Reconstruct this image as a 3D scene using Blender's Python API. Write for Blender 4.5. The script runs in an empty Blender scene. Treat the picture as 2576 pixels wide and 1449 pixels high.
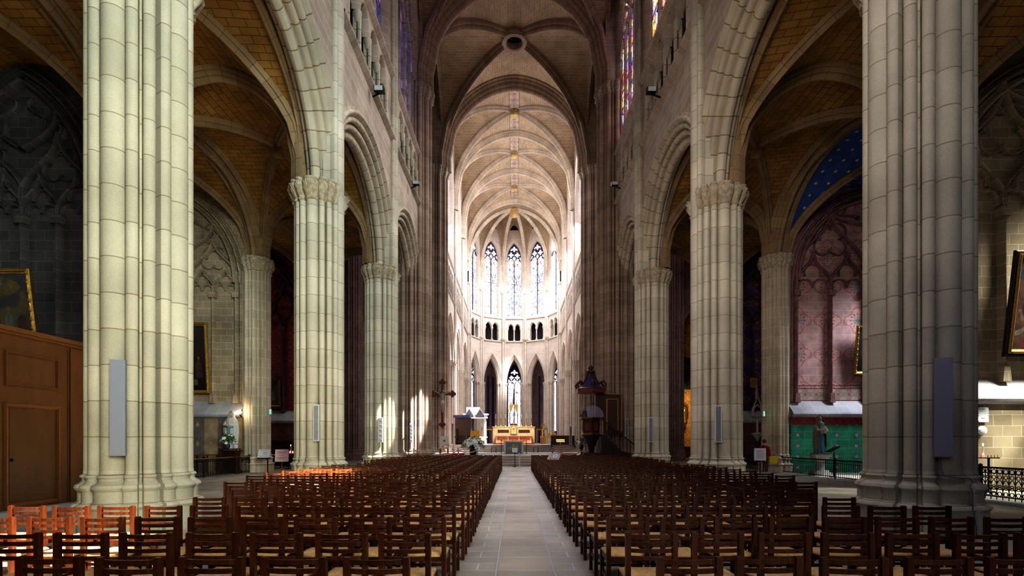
import bpy, math, random
from math import sin, cos, pi, sqrt, atan2, acos, asin, radians
from mathutils import Vector, Matrix
random.seed(7)
SC = bpy.context.scene
COL = SC.collection
F, X0, YH, EYE = 1300.0, 1294.0, 1110.0, 1.61     # lens in pixels, horizon column and row, eye height

def at(px, py, d):                                  # a point of the photograph at depth d
    return Vector(((px - X0) / F * d, d, EYE + (YH - py) / F * d))

# ------------------------------------------------------------------ mesh builder
class MB:
    def __init__(s):
        s.v = []; s.f = []; s.uv = []; s.m = []; s.sm = []; s.cur = 0
    def mat(s, i): s.cur = i; return s
    def face(s, pts, uvs=None, smooth=False):
        b = len(s.v); s.v += [tuple(p) for p in pts]
        s.f.append(tuple(range(b, b + len(pts)))); s.m.append(s.cur); s.sm.append(smooth)
        if uvs is None:
            a = Vector(pts[1]) - Vector(pts[0]); c = Vector(pts[-1]) - Vector(pts[0]); n = a.cross(c)
            ax = max(range(3), key=lambda k: abs(n[k]))
            if ax == 2: uvs = [(p[0], p[1]) for p in pts]
            elif ax == 1: uvs = [(p[0], p[2]) for p in pts]
            else: uvs = [(p[1], p[2]) for p in pts]
        s.uv += list(uvs)
    def grid(s, rows, uvs=None, closed=False, smooth=True, flip=False):
        """rows: list of equal-length point lists; shared vertices"""
        n = len(rows[0]); b = len(s.v)
        for r in rows: s.v += [tuple(p) for p in r]
        if uvs is None:
            L = [0.0]
            for j in range(1, n + (1 if closed else 0)):
                L.append(L[-1] + (Vector(rows[0][j % n]) - Vector(rows[0][j - 1])).length)
            H = [0.0]
            mid = n // 2
            for i in range(1, len(rows)):
                H.append(H[-1] + (Vector(rows[i][mid]) - Vector(rows[i - 1][mid])).length)
            uvs = lambda i, j: (L[j], H[i])
        m = n if closed else n - 1
        for i in range(len(rows) - 1):
            for j in range(m):
                k = (j + 1) % n
                q = [(i, j, j), (i, k, j + 1), (i + 1, k, j + 1), (i + 1, j, j)]
                if flip: q = q[::-1]
                s.f.append(tuple(b + a * n + c for a, c, _ in q)); s.m.append(s.cur); s.sm.append(smooth)
                s.uv += [uvs(a, u) for a, _, u in q]
    def box(s, c, size, rz=0.0, rx=0.0, ry=0.0, taper=1.0):
        hx, hy, hz = size[0] / 2, size[1] / 2, size[2] / 2
        R = Matrix.Rotation(rz, 3, 'Z') @ Matrix.Rotation(ry, 3, 'Y') @ Matrix.Rotation(rx, 3, 'X')
        c = Vector(c)
        def p(x, y, z):
            t = taper if z > 0 else 1.0
            return c + R @ Vector((x * hx * t, y * hy * t, z * hz))
        q = [[(-1,-1,-1),(-1,1,-1),(1,1,-1),(1,-1,-1)], [(-1,-1,1),(1,-1,1),(1,1,1),(-1,1,1)],
             [(-1,-1,-1),(1,-1,-1),(1,-1,1),(-1,-1,1)], [(1,1,-1),(-1,1,-1),(-1,1,1),(1,1,1)],
             [(-1,1,-1),(-1,-1,-1),(-1,-1,1),(-1,1,1)], [(1,-1,-1),(1,1,-1),(1,1,1),(1,-1,1)]]
        for f in q: s.face([p(*t) for t in f])
        return s
    def bar(s, a, b, w, d=None, up=(0, 0, 1)):          # square bar from a to b
        a, b = Vector(a), Vector(b); d = d or w
        t = (b - a).normalized(); u = Vector(up)
        if abs(t.dot(u)) > .97: u = Vector((0, 1, 0))
        x = t.cross(u).normalized(); y = x.cross(t).normalized()
        o = [x * w / 2 + y * d / 2, -x * w / 2 + y * d / 2, -x * w / 2 - y * d / 2, x * w / 2 - y * d / 2]
        A = [a + k for k in o]; B = [b + k for k in o]
        for i in range(4):
            j = (i + 1) % 4
            s.face([A[i], A[j], B[j], B[i]])
        s.face(A[::-1]); s.face(B)
        return s
    def tube(s, pts, r, n=8, caps=True, closed=False):
        pts = [Vector(p) for p in pts]; rows = []
        N = len(pts); rr = r if isinstance(r, (list, tuple)) else [r] * N
        u = None
        for i, p in enumerate(pts):
            if closed: t = pts[(i + 1) % N] - pts[i - 1]
            else: t = pts[min(i + 1, N - 1)] - pts[max(i - 1, 0)]
            if t.length < 1e-9: t = Vector((0, 0, 1))
            t.normalize()
            if u is None:
                u = Vector((0, 0, 1)) if abs(t.z) < .9 else Vector((1, 0, 0))
            u = (u - t * u.dot(t))
            if u.length < 1e-6: u = t.orthogonal()
            u.normalize(); w = t.cross(u)
            rows.append([p + (u * cos(2 * pi * k / n) + w * sin(2 * pi * k / n)) * rr[i] for k in range(n)])
        if closed: rows.append(rows[0])
        s.grid(rows, closed=True)
        if caps and not closed:
            s.face(rows[0][::-1], smooth=False); s.face(rows[-1])
        return s
    def lathe(s, prof, c=(0, 0, 0), n=20, axis='Z', sx=1.0, sy=1.0):
        c = Vector(c); rows = []
        for r, z in prof:
            r = max(r, 1e-4)
            ring = []
            for k in range(n):
                a = 2 * pi * k / n
                if axis == 'Z': ring.append(c + Vector((r * cos(a) * sx, r * sin(a) * sy, z)))
                else: ring.append(c + Vector((r * cos(a) * sx, -z, r * sin(a) * sy)))   # axis along -Y
            rows.append(ring)
        s.grid(rows, closed=True)
        s.face(rows[0][::-1]); s.face(rows[-1])
        return s
    def ball(s, c, r, n=12, m=8, bump=0.0):
        if not isinstance(r, (list, tuple)): r = (r, r, r)
        rows = []
        for i in range(m + 1):
            ph = -pi / 2 + pi * i / m
            rows.append([Vector(c) + Vector((r[0] * cos(ph) * cos(2 * pi * k / n), r[1] * cos(ph) * sin(2 * pi * k / n),
                        r[2] * sin(ph))) * (1 + (random.uniform(-bump, bump) if bump else 0)) for k in range(n)])
        s.grid(rows, closed=True); return s
    def prism(s, poly, fn, d0, d1):
        """poly in 2-D, fn(u, v, depth) -> world"""
        A = [fn(u, v, d0) for u, v in poly]; B = [fn(u, v, d1) for u, v in poly]
        n = len(poly)
        s.face(A); s.face(B[::-1])
        for i in range(n):
            j = (i + 1) % n
            s.face([A[j], A[i], B[i], B[j]])
        return s
    def ribbon(s, pts, fn, n0, w, d, closed=False, roll=True):
        """moulded bar along a 2-D path lying on a wall: fn(s, z, n)->world, n0 back depth, w width, d thickness"""
        P = [Vector((p[0], p[1])) for p in pts]; N = len(P); rows = []
        prof = [(-.5, 0), (-.42, .45), (-.2, .85), (0, 1), (.2, .85), (.42, .45), (.5, 0)] if roll else [(-.5, 0), (-.5, 1), (.5, 1), (.5, 0)]
        for i in range(N):
            if closed: t = P[(i + 1) % N] - P[i - 1]
            else: t = P[min(i + 1, N - 1)] - P[max(i - 1, 0)]
            if t.length < 1e-9: t = Vector((0, 1))
            t.normalize(); q = Vector((-t.y, t.x))
            rows.append([fn(P[i].x + q.x * a * w, P[i].y + q.y * a * w, n0 - b * d) for a, b in prof])
        if closed: rows.append(rows[0])
        s.grid(rows); return s
    def build(s, name, mats, parent=None, off=None, bev=0.0, sharp=None):
        me = bpy.data.meshes.new(name)
        o = Vector((0, 0, 0))
        if parent is not None and off is None: o = parent.location
        elif off is not None: o = Vector(off)
        me.from_pydata([(x - o.x, y - o.y, z - o.z) for x, y, z in s.v], [], s.f)
        if not isinstance(mats, (list, tuple)): mats = [mats]
        for m in mats: me.materials.append(m)
        me.polygons.foreach_set('material_index', s.m)
        me.polygons.foreach_set('use_smooth', s.sm)
        uvl = me.uv_layers.new(name='UVMap')
        uvl.data.foreach_set('uv', [c for t in s.uv for c in t])
        me.update(); me.validate()
        if sharp: me.set_sharp_from_angle(angle=radians(sharp))
        ob = bpy.data.objects.new(name, me); COL.objects.link(ob)
        if parent is not None: ob.parent = parent
        elif off is not None: ob.location = o
        if bev:
            b = ob.modifiers.new('bevel', 'BEVEL'); b.width = bev; b.segments = 2; b.limit_method = 'ANGLE'
        return ob

def tag(o, label, cat, group=None):
    o['label'] = label; o['category'] = cat
    if group: o['group'] = group
    return o
def thing(name, label, cat, loc=(0, 0, 0), group=None, rz=0.0):
    o = bpy.data.objects.new(name, None); COL.objects.link(o)
    o.location = loc; o.rotation_euler = (0, 0, rz); o.empty_display_size = .2
    return tag(o, label, cat, group)
def struct(o):
    o['kind'] = 'structure'; return o

# ------------------------------------------------------------------ materials
M = {}
def newmat(name):
    m = bpy.data.materials.new(name); m.use_nodes = True
    nt = m.node_tree; b = nt.nodes['Principled BSDF']
    return m, nt, nt.nodes, nt.links, b
def rgb(c): return (c[0], c[1], c[2], 1.0)
def plain(name, col, rough=.6, metal=0.0, noise=.0, scale=20.0, bump=0.0, spec=.5):
    m, nt, N, L, b = newmat(name)
    b.inputs['Base Color'].default_value = rgb(col); b.inputs['Roughness'].default_value = rough
    b.inputs['Metallic'].default_value = metal; b.inputs['Specular IOR Level'].default_value = spec
    if noise or bump:
        t = N.new('ShaderNodeTexCoord'); n = N.new('ShaderNodeTexNoise'); n.inputs['Scale'].default_value = scale
        n.inputs['Detail'].default_value = 4
        L.new(t.outputs['Object'], n.inputs['Vector'])
        if noise:
            r = N.new('ShaderNodeValToRGB')
            r.color_ramp.elements[0].position = .3; r.color_ramp.elements[1].position = .7
            r.color_ramp.elements[0].color = rgb([k * (1 - noise) for k in col])
            r.color_ramp.elements[1].color = rgb([min(1, k * (1 + noise)) for k in col])
            L.new(n.outputs['Fac'], r.inputs['Fac']); L.new(r.outputs['Color'], b.inputs['Base Color'])
        if bump:
            bu = N.new('ShaderNodeBump'); bu.inputs['Strength'].default_value = bump; bu.inputs['Distance'].default_value = .02
            L.new(n.outputs['Fac'], bu.inputs['Height']); L.new(bu.outputs['Normal'], b.inputs['Normal'])
    M[name] = m; return m
def emit(name, col, strength):
    m, nt, N, L, b = newmat(name)
    b.inputs['Base Color'].default_value = rgb(col)
    b.inputs['Emission Color'].default_value = rgb(col); b.inputs['Emission Strength'].default_value = strength
    M[name] = m; return m
def stone(name, c1, c2, mortar, bw=.8, rh=.45, ms=.012, rough=.85, bump=.35, offset=.5, grain=.12, stain=.25, rot=False, squash=1.0):
    """ashlar in UV metres: u along the course, v up"""
    m, nt, N, L, b = newmat(name)
    t = N.new('ShaderNodeTexCoord'); br = N.new('ShaderNodeTexBrick')
    src = t.outputs['UV']
    # a little waviness so the joints are not ruled lines
    nz = N.new('ShaderNodeTexNoise'); nz.inputs['Scale'].default_value = 1.3; nz.inputs['Detail'].default_value = 2
    L.new(src, nz.inputs['Vector'])
    mp = N.new('ShaderNodeVectorMath'); mp.operation = 'MULTIPLY_ADD'
    mp.inputs[1].default_value = (.05, .05, 0); L.new(nz.outputs['Color'], mp.inputs[0]); L.new(src, mp.inputs[2])
    vec = mp.outputs[0]
    if rot:
        mr = N.new('ShaderNodeMapping'); mr.inputs['Rotation'].default_value = (0, 0, pi / 2)
        L.new(vec, mr.inputs['Vector']); vec = mr.outputs[0]
    L.new(vec, br.inputs['Vector'])
    br.inputs['Scale'].default_value = 1.0; br.inputs['Brick Width'].default_value = bw; br.inputs['Row Height'].default_value = rh
    br.inputs['Mortar Size'].default_value = ms; br.inputs['Mortar Smooth'].default_value = .3; br.offset = offset
    br.squash = squash; br.squash_frequency = 3
    br.inputs['Color1'].default_value = rgb(c1); br.inputs['Color2'].default_value = rgb(c2); br.inputs['Mortar'].default_value = rgb(mortar)
    br.inputs['Bias'].default_value = 0.0
    g = N.new('ShaderNodeTexNoise'); g.inputs['Scale'].default_value = 130; g.inputs['Detail'].default_value = 3
    L.new(t.outputs['Object'], g.inputs['Vector'])
    s2 = N.new('ShaderNodeTexNoise'); s2.inputs['Scale'].default_value = .7; s2.inputs['Detail'].default_value = 5
    L.new(t.outputs['Object'], s2.inputs['Vector'])
    def mul(colsock, fac, lo, hi):
        mr = N.new('ShaderNodeMapRange'); mr.inputs['From Min'].default_value = .3; mr.inputs['From Max'].default_value = .7
        mr.inputs['To Min'].default_value = lo; mr.inputs['To Max'].default_value = hi
        L.new(fac, mr.inputs['Value'])
        mx = N.new('ShaderNodeVectorMath'); mx.operation = 'SCALE'
        L.new(colsock, mx.inputs[0]); L.new(mr.outputs[0], mx.inputs['Scale']); return mx.outputs[0]
    c = mul(br.outputs['Color'], g.outputs['Fac'], 1 - grain, 1 + grain)
    c = mul(c, s2.outputs['Fac'], 1 - stain, 1 + stain * .6)
    L.new(c, b.inputs['Base Color']); b.inputs['Roughness'].default_value = rough; b.inputs['Specular IOR Level'].default_value = .25
    ad = N.new('ShaderNodeMath'); ad.operation = 'MULTIPLY_ADD'; ad.inputs[1].default_value = -1.0
    L.new(br.outputs['Fac'], ad.inputs[0])
    gm = N.new('ShaderNodeMath'); gm.operation = 'MULTIPLY'; gm.inputs[1].default_value = .25; L.new(g.outputs['Fac'], gm.inputs[0])
    L.new(gm.outputs[0], ad.inputs[2])
    bu = N.new('ShaderNodeBump'); bu.inputs['Strength'].default_value = bump; bu.inputs['Distance'].default_value = .02
    L.new(ad.outputs[0], bu.inputs['Height']); L.new(bu.outputs['Normal'], b.inputs['Normal'])
    M[name] = m; return m
def ramp(N, stops, mode='LINEAR'):
    r = N.new('ShaderNodeValToRGB'); e = r.color_ramp.elements; r.color_ramp.interpolation = mode
    e[0].position = stops[0][0]; e[0].color = rgb(stops[0][1]); e[1].position = stops[-1][0]; e[1].color = rgb(stops[-1][1])
    for p, c in stops[1:-1]:
        k = e.new(p); k.color = rgb(c)
    return r
def glass(name, stops, strength, scale=3.0, lead=.06, squeeze=1.0):
    """stained glass lit from outside: voronoi panes with dark leading, in UV metres"""
    m, nt, N, L, b = newmat(name)
    t = N.new('ShaderNodeTexCoord'); mp = N.new('ShaderNodeMapping'); mp.inputs['Scale'].default_value = (1, squeeze, 1)
    L.new(t.outputs['UV'], mp.inputs[0])
    v = N.new('ShaderNodeTexVoronoi'); v.inputs['Scale'].default_value = scale; L.new(mp.outputs[0], v.inputs['Vector'])
    d = N.new('ShaderNodeTexVoronoi'); d.feature = 'DISTANCE_TO_EDGE'; d.inputs['Scale'].default_value = scale
    L.new(mp.outputs[0], d.inputs['Vector'])
    sp = N.new('ShaderNodeSeparateColor'); L.new(v.outputs['Color'], sp.inputs[0])
    r = ramp(N, stops, 'CONSTANT'); L.new(sp.outputs[0], r.inputs['Fac'])
    lt = N.new('ShaderNodeMath'); lt.operation = 'GREATER_THAN'; lt.inputs[1].default_value = lead
    L.new(d.outputs['Distance'], lt.inputs[0])
    st = N.new('ShaderNodeMath'); st.operation = 'MULTIPLY'; st.inputs[1].default_value = strength
    L.new(lt.outputs[0], st.inputs[0])
    b.inputs['Base Color'].default_value = (.02, .02, .03, 1); b.inputs['Roughness'].default_value = .3
    L.new(r.outputs['Color'], b.inputs['Emission Color']); L.new(st.outputs[0], b.inputs['Emission Strength'])
    M[name] = m; return m
def wood(name, c1, c2, scale=6.0, rough=.35, stretch=(1, 1, .08), spec=.5):
    m, nt, N, L, b = newmat(name)
    t = N.new('ShaderNodeTexCoord'); mp = N.new('ShaderNodeMapping'); mp.inputs['Scale'].default_value = stretch
    L.new(t.outputs['Object'], mp.inputs[0])
    n = N.new('ShaderNodeTexNoise'); n.inputs['Scale'].default_value = scale * 8; n.inputs['Detail'].default_value = 5
    L.new(mp.outputs[0], n.inputs['Vector'])
    oi = N.new('ShaderNodeObjectInfo')
    r = ramp(N, [(.3, c1), (.7, c2)]); L.new(n.outputs['Fac'], r.inputs['Fac'])
    mr = N.new('ShaderNodeMapRange'); mr.inputs['To Min'].default_value = .75; mr.inputs['To Max'].default_value = 1.25
    L.new(oi.outputs['Random'], mr.inputs['Value'])
    sc = N.new('ShaderNodeVectorMath'); sc.operation = 'SCALE'; L.new(r.outputs[0], sc.inputs[0]); L.new(mr.outputs[0], sc.inputs['Scale'])
    L.new(sc.outputs[0], b.inputs['Base Color']); b.inputs['Roughness'].default_value = rough; b.inputs['Specular IOR Level'].default_value = spec
    M[name] = m; return m

PIL = stone('pillar_stone', (.50, .47, .38), (.60, .56, .46), (.34, .29, .21), bw=40.0, rh=.62, ms=.012, grain=.2, stain=.22)
WALL = stone('wall_stone', (.41, .345, .28), (.51, .44, .365), (.62, .56, .49), bw=.85, rh=.42, ms=.016, stain=.2)
ARCH = stone('arch_stone', (.50, .45, .36), (.58, .52, .41), (.28, .21, .13), bw=6.0, rh=.55, ms=.02, stain=.18)
RIB = stone('rib_stone', (.40, .31, .24), (.47, .37, .28), (.22, .16, .11), bw=4.0, rh=.5, ms=.015, stain=.15)
WEB = stone('vault_stone', (.40, .30, .20), (.48, .37, .26), (.60, .50, .38), bw=.42, rh=.2, ms=.012, stain=.2, bump=.25)
AWEB = stone('aisle_vault_stone', (.29, .165, .045), (.37, .22, .07), (.13, .07, .025), bw=.55, rh=.25, ms=.014, stain=.4)
AWALL = stone('chapel_stone', (.31, .25, .175), (.40, .33, .235), (.50, .46, .40), bw=.62, rh=.36, ms=.014, stain=.3)
ARIB = stone('aisle_rib_stone', (.29, .205, .12), (.36, .265, .16), (.22, .16, .09), bw=4.0, rh=.5, ms=.015)
CHO = stone('choir_stone', (.56, .48, .41), (.64, .56, .48), (.70, .63, .57), bw=.85, rh=.42, ms=.014, stain=.12)
CAPM = plain('capital_stone', (.42, .36, .27), .9, noise=.3, scale=9, bump=.6)
plain('recess_shade', (.015, .013, .014), 1.0)  # near-black stands in for shade deep in gallery recesses and the keystone hole
WHITE = (1, 1, 1)
glass('glass_nave_right', [(0, (.9, .3, .5)), (.14, (.5, .25, .9)), (.26, (1, .6, .15)), (.40, (.25, .35, .95)), (.52, (1, .9, .85)), (.72, (.9, .2, .2)), (.80, (.95, .85, .4)), (.88, (.9, .85, 1))], 1.15, 4.5, .05, .45)
glass('glass_nave_left', [(0, (.08, .06, .3)), (.3, (.15, .1, .4)), (.6, (.05, .05, .18)), (.85, (.5, .25, .55))], .6, 4.5, .05, .45)
glass('glass_choir', [(0, (.85, .88, 1)), (.4, (1, .97, 1)), (.7, (.75, .8, 1)), (.9, (.9, .7, .9))], 3.2, 3.5, .03, .5)
glass('glass_apse', [(0, (1, 1, 1)), (.45, (.80, .88, 1)), (.7, (.15, .25, .9)), (.76, (.35, .5, 1)), (.82, (.75, .2, .2)), (.87, (.25, .6, .4)), (.91, (.95, .8, .4)), (.95, (.5, .6, 1))], 2.0, 5.0, .05, .7)
glass('glass_apse_white', [(0, (1, .98, 1)), (.5, (1, 1, 1)), (.9, (.95, .92, 1))], 4.5, 3.0, .02, .6)
glass('glass_axial', [(0, (.85, .85, 1)), (.4, (1, 1, 1)), (.8, (.7, .7, 1)), (.93, (.4, .4, .9))], 1.9, 3.0, .035, .6)
glass('glass_chapel', [(0, (.9, .95, 1)), (.3, (.5, .6, .95)), (.5, (1, .95, .8)), (.7, (.9, .6, .5)), (.85, (.6, .85, .8))], .5, 4.0, .06, .6)
plain('tracery_dark', (.06, .05, .09), .8)
plain('tracery_blue', (.05, .03, .22), .8)
stone('choir_rib', (.62, .54, .44), (.68, .58, .46), (.45, .36, .26), bw=4, rh=.5, ms=.015)
stone('pier_stone', (.36, .27, .22), (.46, .36, .29), (.52, .43, .37), bw=40, rh=.5, ms=.014, stain=.25)
stone('transept_stone', (.40, .30, .28), (.46, .36, .33), (.56, .46, .42), bw=.8, rh=.42)
stone('aisle_pier', (.50, .43, .33), (.57, .50, .39), (.66, .62, .55), bw=.55, rh=.5, ms=.014)
stone('sill_stone', (.42, .42, .46), (.47, .47, .5), (.58, .58, .6), bw=.9, rh=.6)
stone('step_stone', (.52, .46, .42), (.6, .54, .49), (.40, .34, .3), bw=1.6, rh=.9, ms=.006)
stone('floor_mid', (.34, .29, .22), (.44, .39, .31), (.56, .54, .56), bw=2.2, rh=.72, ms=.011, rough=.5, bump=.2, stain=.35)
stone('floor_side', (.33, .31, .26), (.42, .38, .31), (.55, .54, .56), bw=.55, rh=.36, ms=.009, rough=.5, bump=.2, stain=.35)
stone('floor_stone', (.33, .31, .27), (.42, .39, .33), (.5, .48, .47), bw=.75, rh=.5, ms=.01, rough=.55, bump=.2, stain=.35)
plain('floor_joint', (.58, .57, .62), .8)
# painted decoration ----------------------------------------------------------
def cellmath(N, L, src, cw, ch):
    """centred cell coordinates in [-.5,.5] for a repeat cw x ch"""
    sp = N.new('ShaderNodeSeparateXYZ'); L.new(src, sp.inputs[0]); out = []
    for i, c in ((0, cw), (1, ch)):
        d = N.new('ShaderNodeMath'); d.operation = 'DIVIDE'; d.inputs[1].default_value = c; L.new(sp.outputs[i], d.inputs[0])
        f = N.new('ShaderNodeMath'); f.operation = 'FRACT'; L.new(d.outputs[0], f.inputs[0])
        s = N.new('ShaderNodeMath'); s.operation = 'SUBTRACT'; s.inputs[1].default_value = .5; L.new(f.outputs[0], s.inputs[0])
        out.append(s.outputs[0])
    return out
def mth(N, L, op, a, b=None):
    n = N.new('ShaderNodeMath'); n.operation = op
    for i, v in enumerate((a, b)):
        if v is None: continue
        if isinstance(v, (int, float)): n.inputs[i].default_value = v
        else: L.new(v, n.inputs[i])
    return n.outputs[0]
def painted(name, ground, inks, cw, ch, rough=.8, joints=True, seed=0, kind='quatre', fade=.3):
    """wall paint in UV metres: repeats of quatrefoil rings with a floral centre, or small rosettes, on a worn ground"""
    m, nt, N, L, b = newmat(name)
    t = N.new('ShaderNodeTexCoord'); x, y = cellmath(N, L, t.outputs['UV'], cw, ch)
    y2 = mth(N, L, 'MULTIPLY', y, ch / cw)
    r = mth(N, L, 'SQRT', mth(N, L, 'ADD', mth(N, L, 'MULTIPLY', x, x), mth(N, L, 'MULTIPLY', y2, y2)))
    an = mth(N, L, 'ARCTAN2', y2, x)
    c4 = mth(N, L, 'COSINE', mth(N, L, 'MULTIPLY', an, 4.0))
    c8 = mth(N, L, 'COSINE', mth(N, L, 'MULTIPLY', an, 8.0))
    def near(v, target, w):
        return mth(N, L, 'LESS_THAN', mth(N, L, 'ABSOLUTE', mth(N, L, 'SUBTRACT', v, target)), w)
    masks = []
    if kind == 'quatre':
        lob = mth(N, L, 'SUBTRACT', r, mth(N, L, 'MULTIPLY', c4, .075))
        masks.append(near(lob, .385, .012)); masks.append(near(lob, .35, .005))
        masks.append(mth(N, L, 'LESS_THAN', r, mth(N, L, 'ADD', .10, mth(N, L, 'MULTIPLY', c8, .07))))
        masks.append(mth(N, L, 'LESS_THAN', mth(N, L, 'ABSOLUTE', mth(N, L, 'SUBTRACT', r, .22)), mth(N, L, 'MULTIPLY', mth(N, L, 'ADD', mth(N, L, 'COSINE', mth(N, L, 'MULTIPLY', an, 12.0)), .15), .035)))
    elif kind == 'rosette':
        masks.append(mth(N, L, 'LESS_THAN', r, mth(N, L, 'ADD', .10, mth(N, L, 'MULTIPLY', c8, .035))))
        masks.append(near(r, .05, .016))
    elif kind == 'damask':
        lob = mth(N, L, 'SUBTRACT', r, mth(N, L, 'MULTIPLY', c4, .12))
        masks.append(near(lob, .40, .03)); masks.append(near(lob, .24, .02))
        masks.append(mth(N, L, 'LESS_THAN', r, mth(N, L, 'ADD', .12, mth(N, L, 'MULTIPLY', c4, .08))))
    elif kind == 'fleur':
        stripe = mth(N, L, 'GREATER_THAN', mth(N, L, 'FRACT', mth(N, L, 'DIVIDE', mth(N, L, 'ADD', N_u(N, L, t), 0.0), cw * 1.0)), .5)
        masks.append(stripe)
        masks.append(mth(N, L, 'LESS_THAN', mth(N, L, 'ADD', mth(N, L, 'ABSOLUTE', mth(N, L, 'SUBTRACT', mth(N, L, 'ABSOLUTE', x), .25)), mth(N, L, 'MULTIPLY', mth(N, L, 'ABSOLUTE', y2), .55)), .07))
    col = None
    prev = None
    for mk, ink in zip(masks, inks):
        mx = N.new('ShaderNodeMix'); mx.data_type = 'RGBA'
        L.new(mk, mx.inputs[0])
        if prev is None: mx.inputs[6].default_value = rgb(ground)
        else: L.new(prev, mx.inputs[6])
        mx.inputs[7].default_value = rgb(ink); prev = mx.outputs[2]
    nz = N.new('ShaderNodeTexNoise'); nz.inputs['Scale'].default_value = 2.2; nz.inputs['Detail'].default_value = 6
    L.new(t.outputs['Object'], nz.inputs['Vector'])
    mr = N.new('ShaderNodeMapRange'); mr.inputs['From Min'].default_value = .3; mr.inputs['From Max'].default_value = .7
    mr.inputs['To Min'].default_value = 1 - fade; mr.inputs['To Max'].default_value = 1 + fade * .5; L.new(nz.outputs['Fac'], mr.inputs['Value'])
    sc = N.new('ShaderNodeVectorMath'); sc.operation = 'SCALE'; L.new(prev, sc.inputs[0]); L.new(mr.outputs[0], sc.inputs['Scale'])
    if joints:
        br = N.new('ShaderNodeTexBrick'); br.inputs['Scale'].default_value = 1; br.inputs['Brick Width'].default_value = .9; br.inputs['Row Height'].default_value = .42
        br.inputs['Mortar Size'].default_value = .008; L.new(t.outputs['UV'], br.inputs['Vector'])
        mx = N.new('ShaderNodeMix'); mx.data_type = 'RGBA'; L.new(mth(N, L, 'MULTIPLY', br.outputs['Fac'], .45), mx.inputs[0]); L.new(sc.outputs[0], mx.inputs[6])
        mx.inputs[7].default_value = rgb([min(1, k * 1.6 + .15) for k in ground]); L.new(mx.outputs[2], b.inputs['Base Color'])
    else: L.new(sc.outputs[0], b.inputs['Base Color'])
    b.inputs['Roughness'].default_value = rough
    M[name] = m; return m
def N_u(N, L, t):
    s = N.new('ShaderNodeSeparateXYZ'); L.new(t.outputs['UV'], s.inputs[0]); return s.outputs[0]
painted('pink_paint', (.50, .33, .32), [(.42, .12, .12), (.42, .12, .12), (.20, .27, .28), (.40, .12, .10)], 1.55, 1.75)
painted('green_paint', (.03, .24, .14), [(.20, .08, .26), (.6, .5, .5)], 1.0, .55, kind='rosette', fade=.4)
painted('red_paint', (.20, .03, .035), [(.30, .08, .07), (.09, .03, .05), (.30, .09, .08)], .75, .95, kind='damask', joints=False)
painted('indigo_paint', (.07, .045, .13), [(.30, .14, .06), (.22, .10, .06), (.32, .16, .06)], .95, 1.3, kind='damask', joints=False)
painted('fleur_paint', (.34, .26, .17), [(.17, .14, .14), (.40, .30, .16)], 1.4, 1.0, kind='fleur', joints=False, fade=.4)
painted('dado_dark', (.16, .07, .06), [(.2, .1, .07), (.1, .06, .08)], .8, .8, kind='rosette')
painted('gold_paint', (.65, .36, .10), [(.35, .10, .04), (.8, .55, .15), (.2, .15, .3)], .8, 1.0, kind='damask', joints=False)
painted('ambulatory_paint', (.05, .06, .22), [(.05, .06, .35), (.25, .1, .08), (.05, .08, .4)], 1.6, 2.6, kind='damask', joints=False)
painted('star_vault', (.03, .09, .30), [(.75, .5, .15), (.9, .65, .2)], .62, .62, kind='rosette', joints=False)
painted('ridge_paint', (.50, .42, .34), [(.35, .15, .12), (.22, .2, .2), (.3, .12, .1)], .84, .84, kind='damask', joints=False)
plain('red_tracery', (.26, .15, .15), .8, noise=.3, scale=3)
plain('dark_tracery', (.10, .06, .06), .8, noise=.3, scale=3)

painted('leaf_border', (.48, .36, .30), [(.10, .22, .20), (.12, .2, .25), (.40, .12, .10)], .57, .57, kind='damask', joints=False)
painted('red_border', (.26, .045, .05), [(.38, .14, .11), (.12, .03, .05)], .37, .37, kind='damask', joints=False)
stone('shaded_stone', (.085, .085, .095), (.12, .12, .13), (.16, .16, .17), bw=.62, rh=.36, ms=.014, stain=.3)  # darkened chapel stone: shade behind the nearest left pillar put into the colour
# ------------------------------------------------------------------ architecture helpers
def prof_fn(circles, core):
    def r(th):
        best = core
        for a, rho, rr in circles:
            d = th - a; q = rr * rr - (rho * sin(d)) ** 2
            if q >= 0 and cos(d) > 0: best = max(best, rho * cos(d) + sqrt(q))
        return best
    return r
def nave_circles(R, big=.195, small=.098):
    c = []; q = R / .85
    for k in range(4):
        a = k * pi / 2
        c.append((a, R - big * q, big * q))
        for da in (.455, .785, 1.115):
            c.append((a + da, R - small * q - .01, small * q))
        for da in (.30, 1.27): c.append((a + da, R - .25 * q, .04 * q))
    return c
def many_circles(R, n, rr):
    c = []
    for k in range(n):
        a = 2 * pi * k / n
        c.append((a, R - (rr if k % 2 == 0 else rr * 1.5), rr if k % 2 == 0 else rr * .62))
    return c
def ring(cx, cy, phi, rf, z, off=0.0, k=0.0, R=1.0, n=168, a0=0, a1=2 * pi, closed=True):
    out = []
    m = n if closed else n + 1
    for i in range(m):
        th = a0 + (a1 - a0) * i / n
        rr = rf(th) * (1 - k) + R * k + off
        out.append((cx + rr * cos(th + phi), cy + rr * sin(th + phi), z))
    return out
BASE = [(0, .15, .5), (.42, .15, .5), (.44, .17, .5), (.47, .19, .5), (.51, .17, .45), (.53, .12, .42), (.56, .08, .42), (.74, .08, .42),
        (.76, .11, .42), (.80, .13, .42), (.85, .11, .38), (.87, .06, .3), (.92, .02, .2), (.96, .02, .15), (.975, .045, .1), (.995, .055, .05), (1.015, .045, .05), (1.03, .01, 0), (1.10, 0, 0)]
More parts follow.
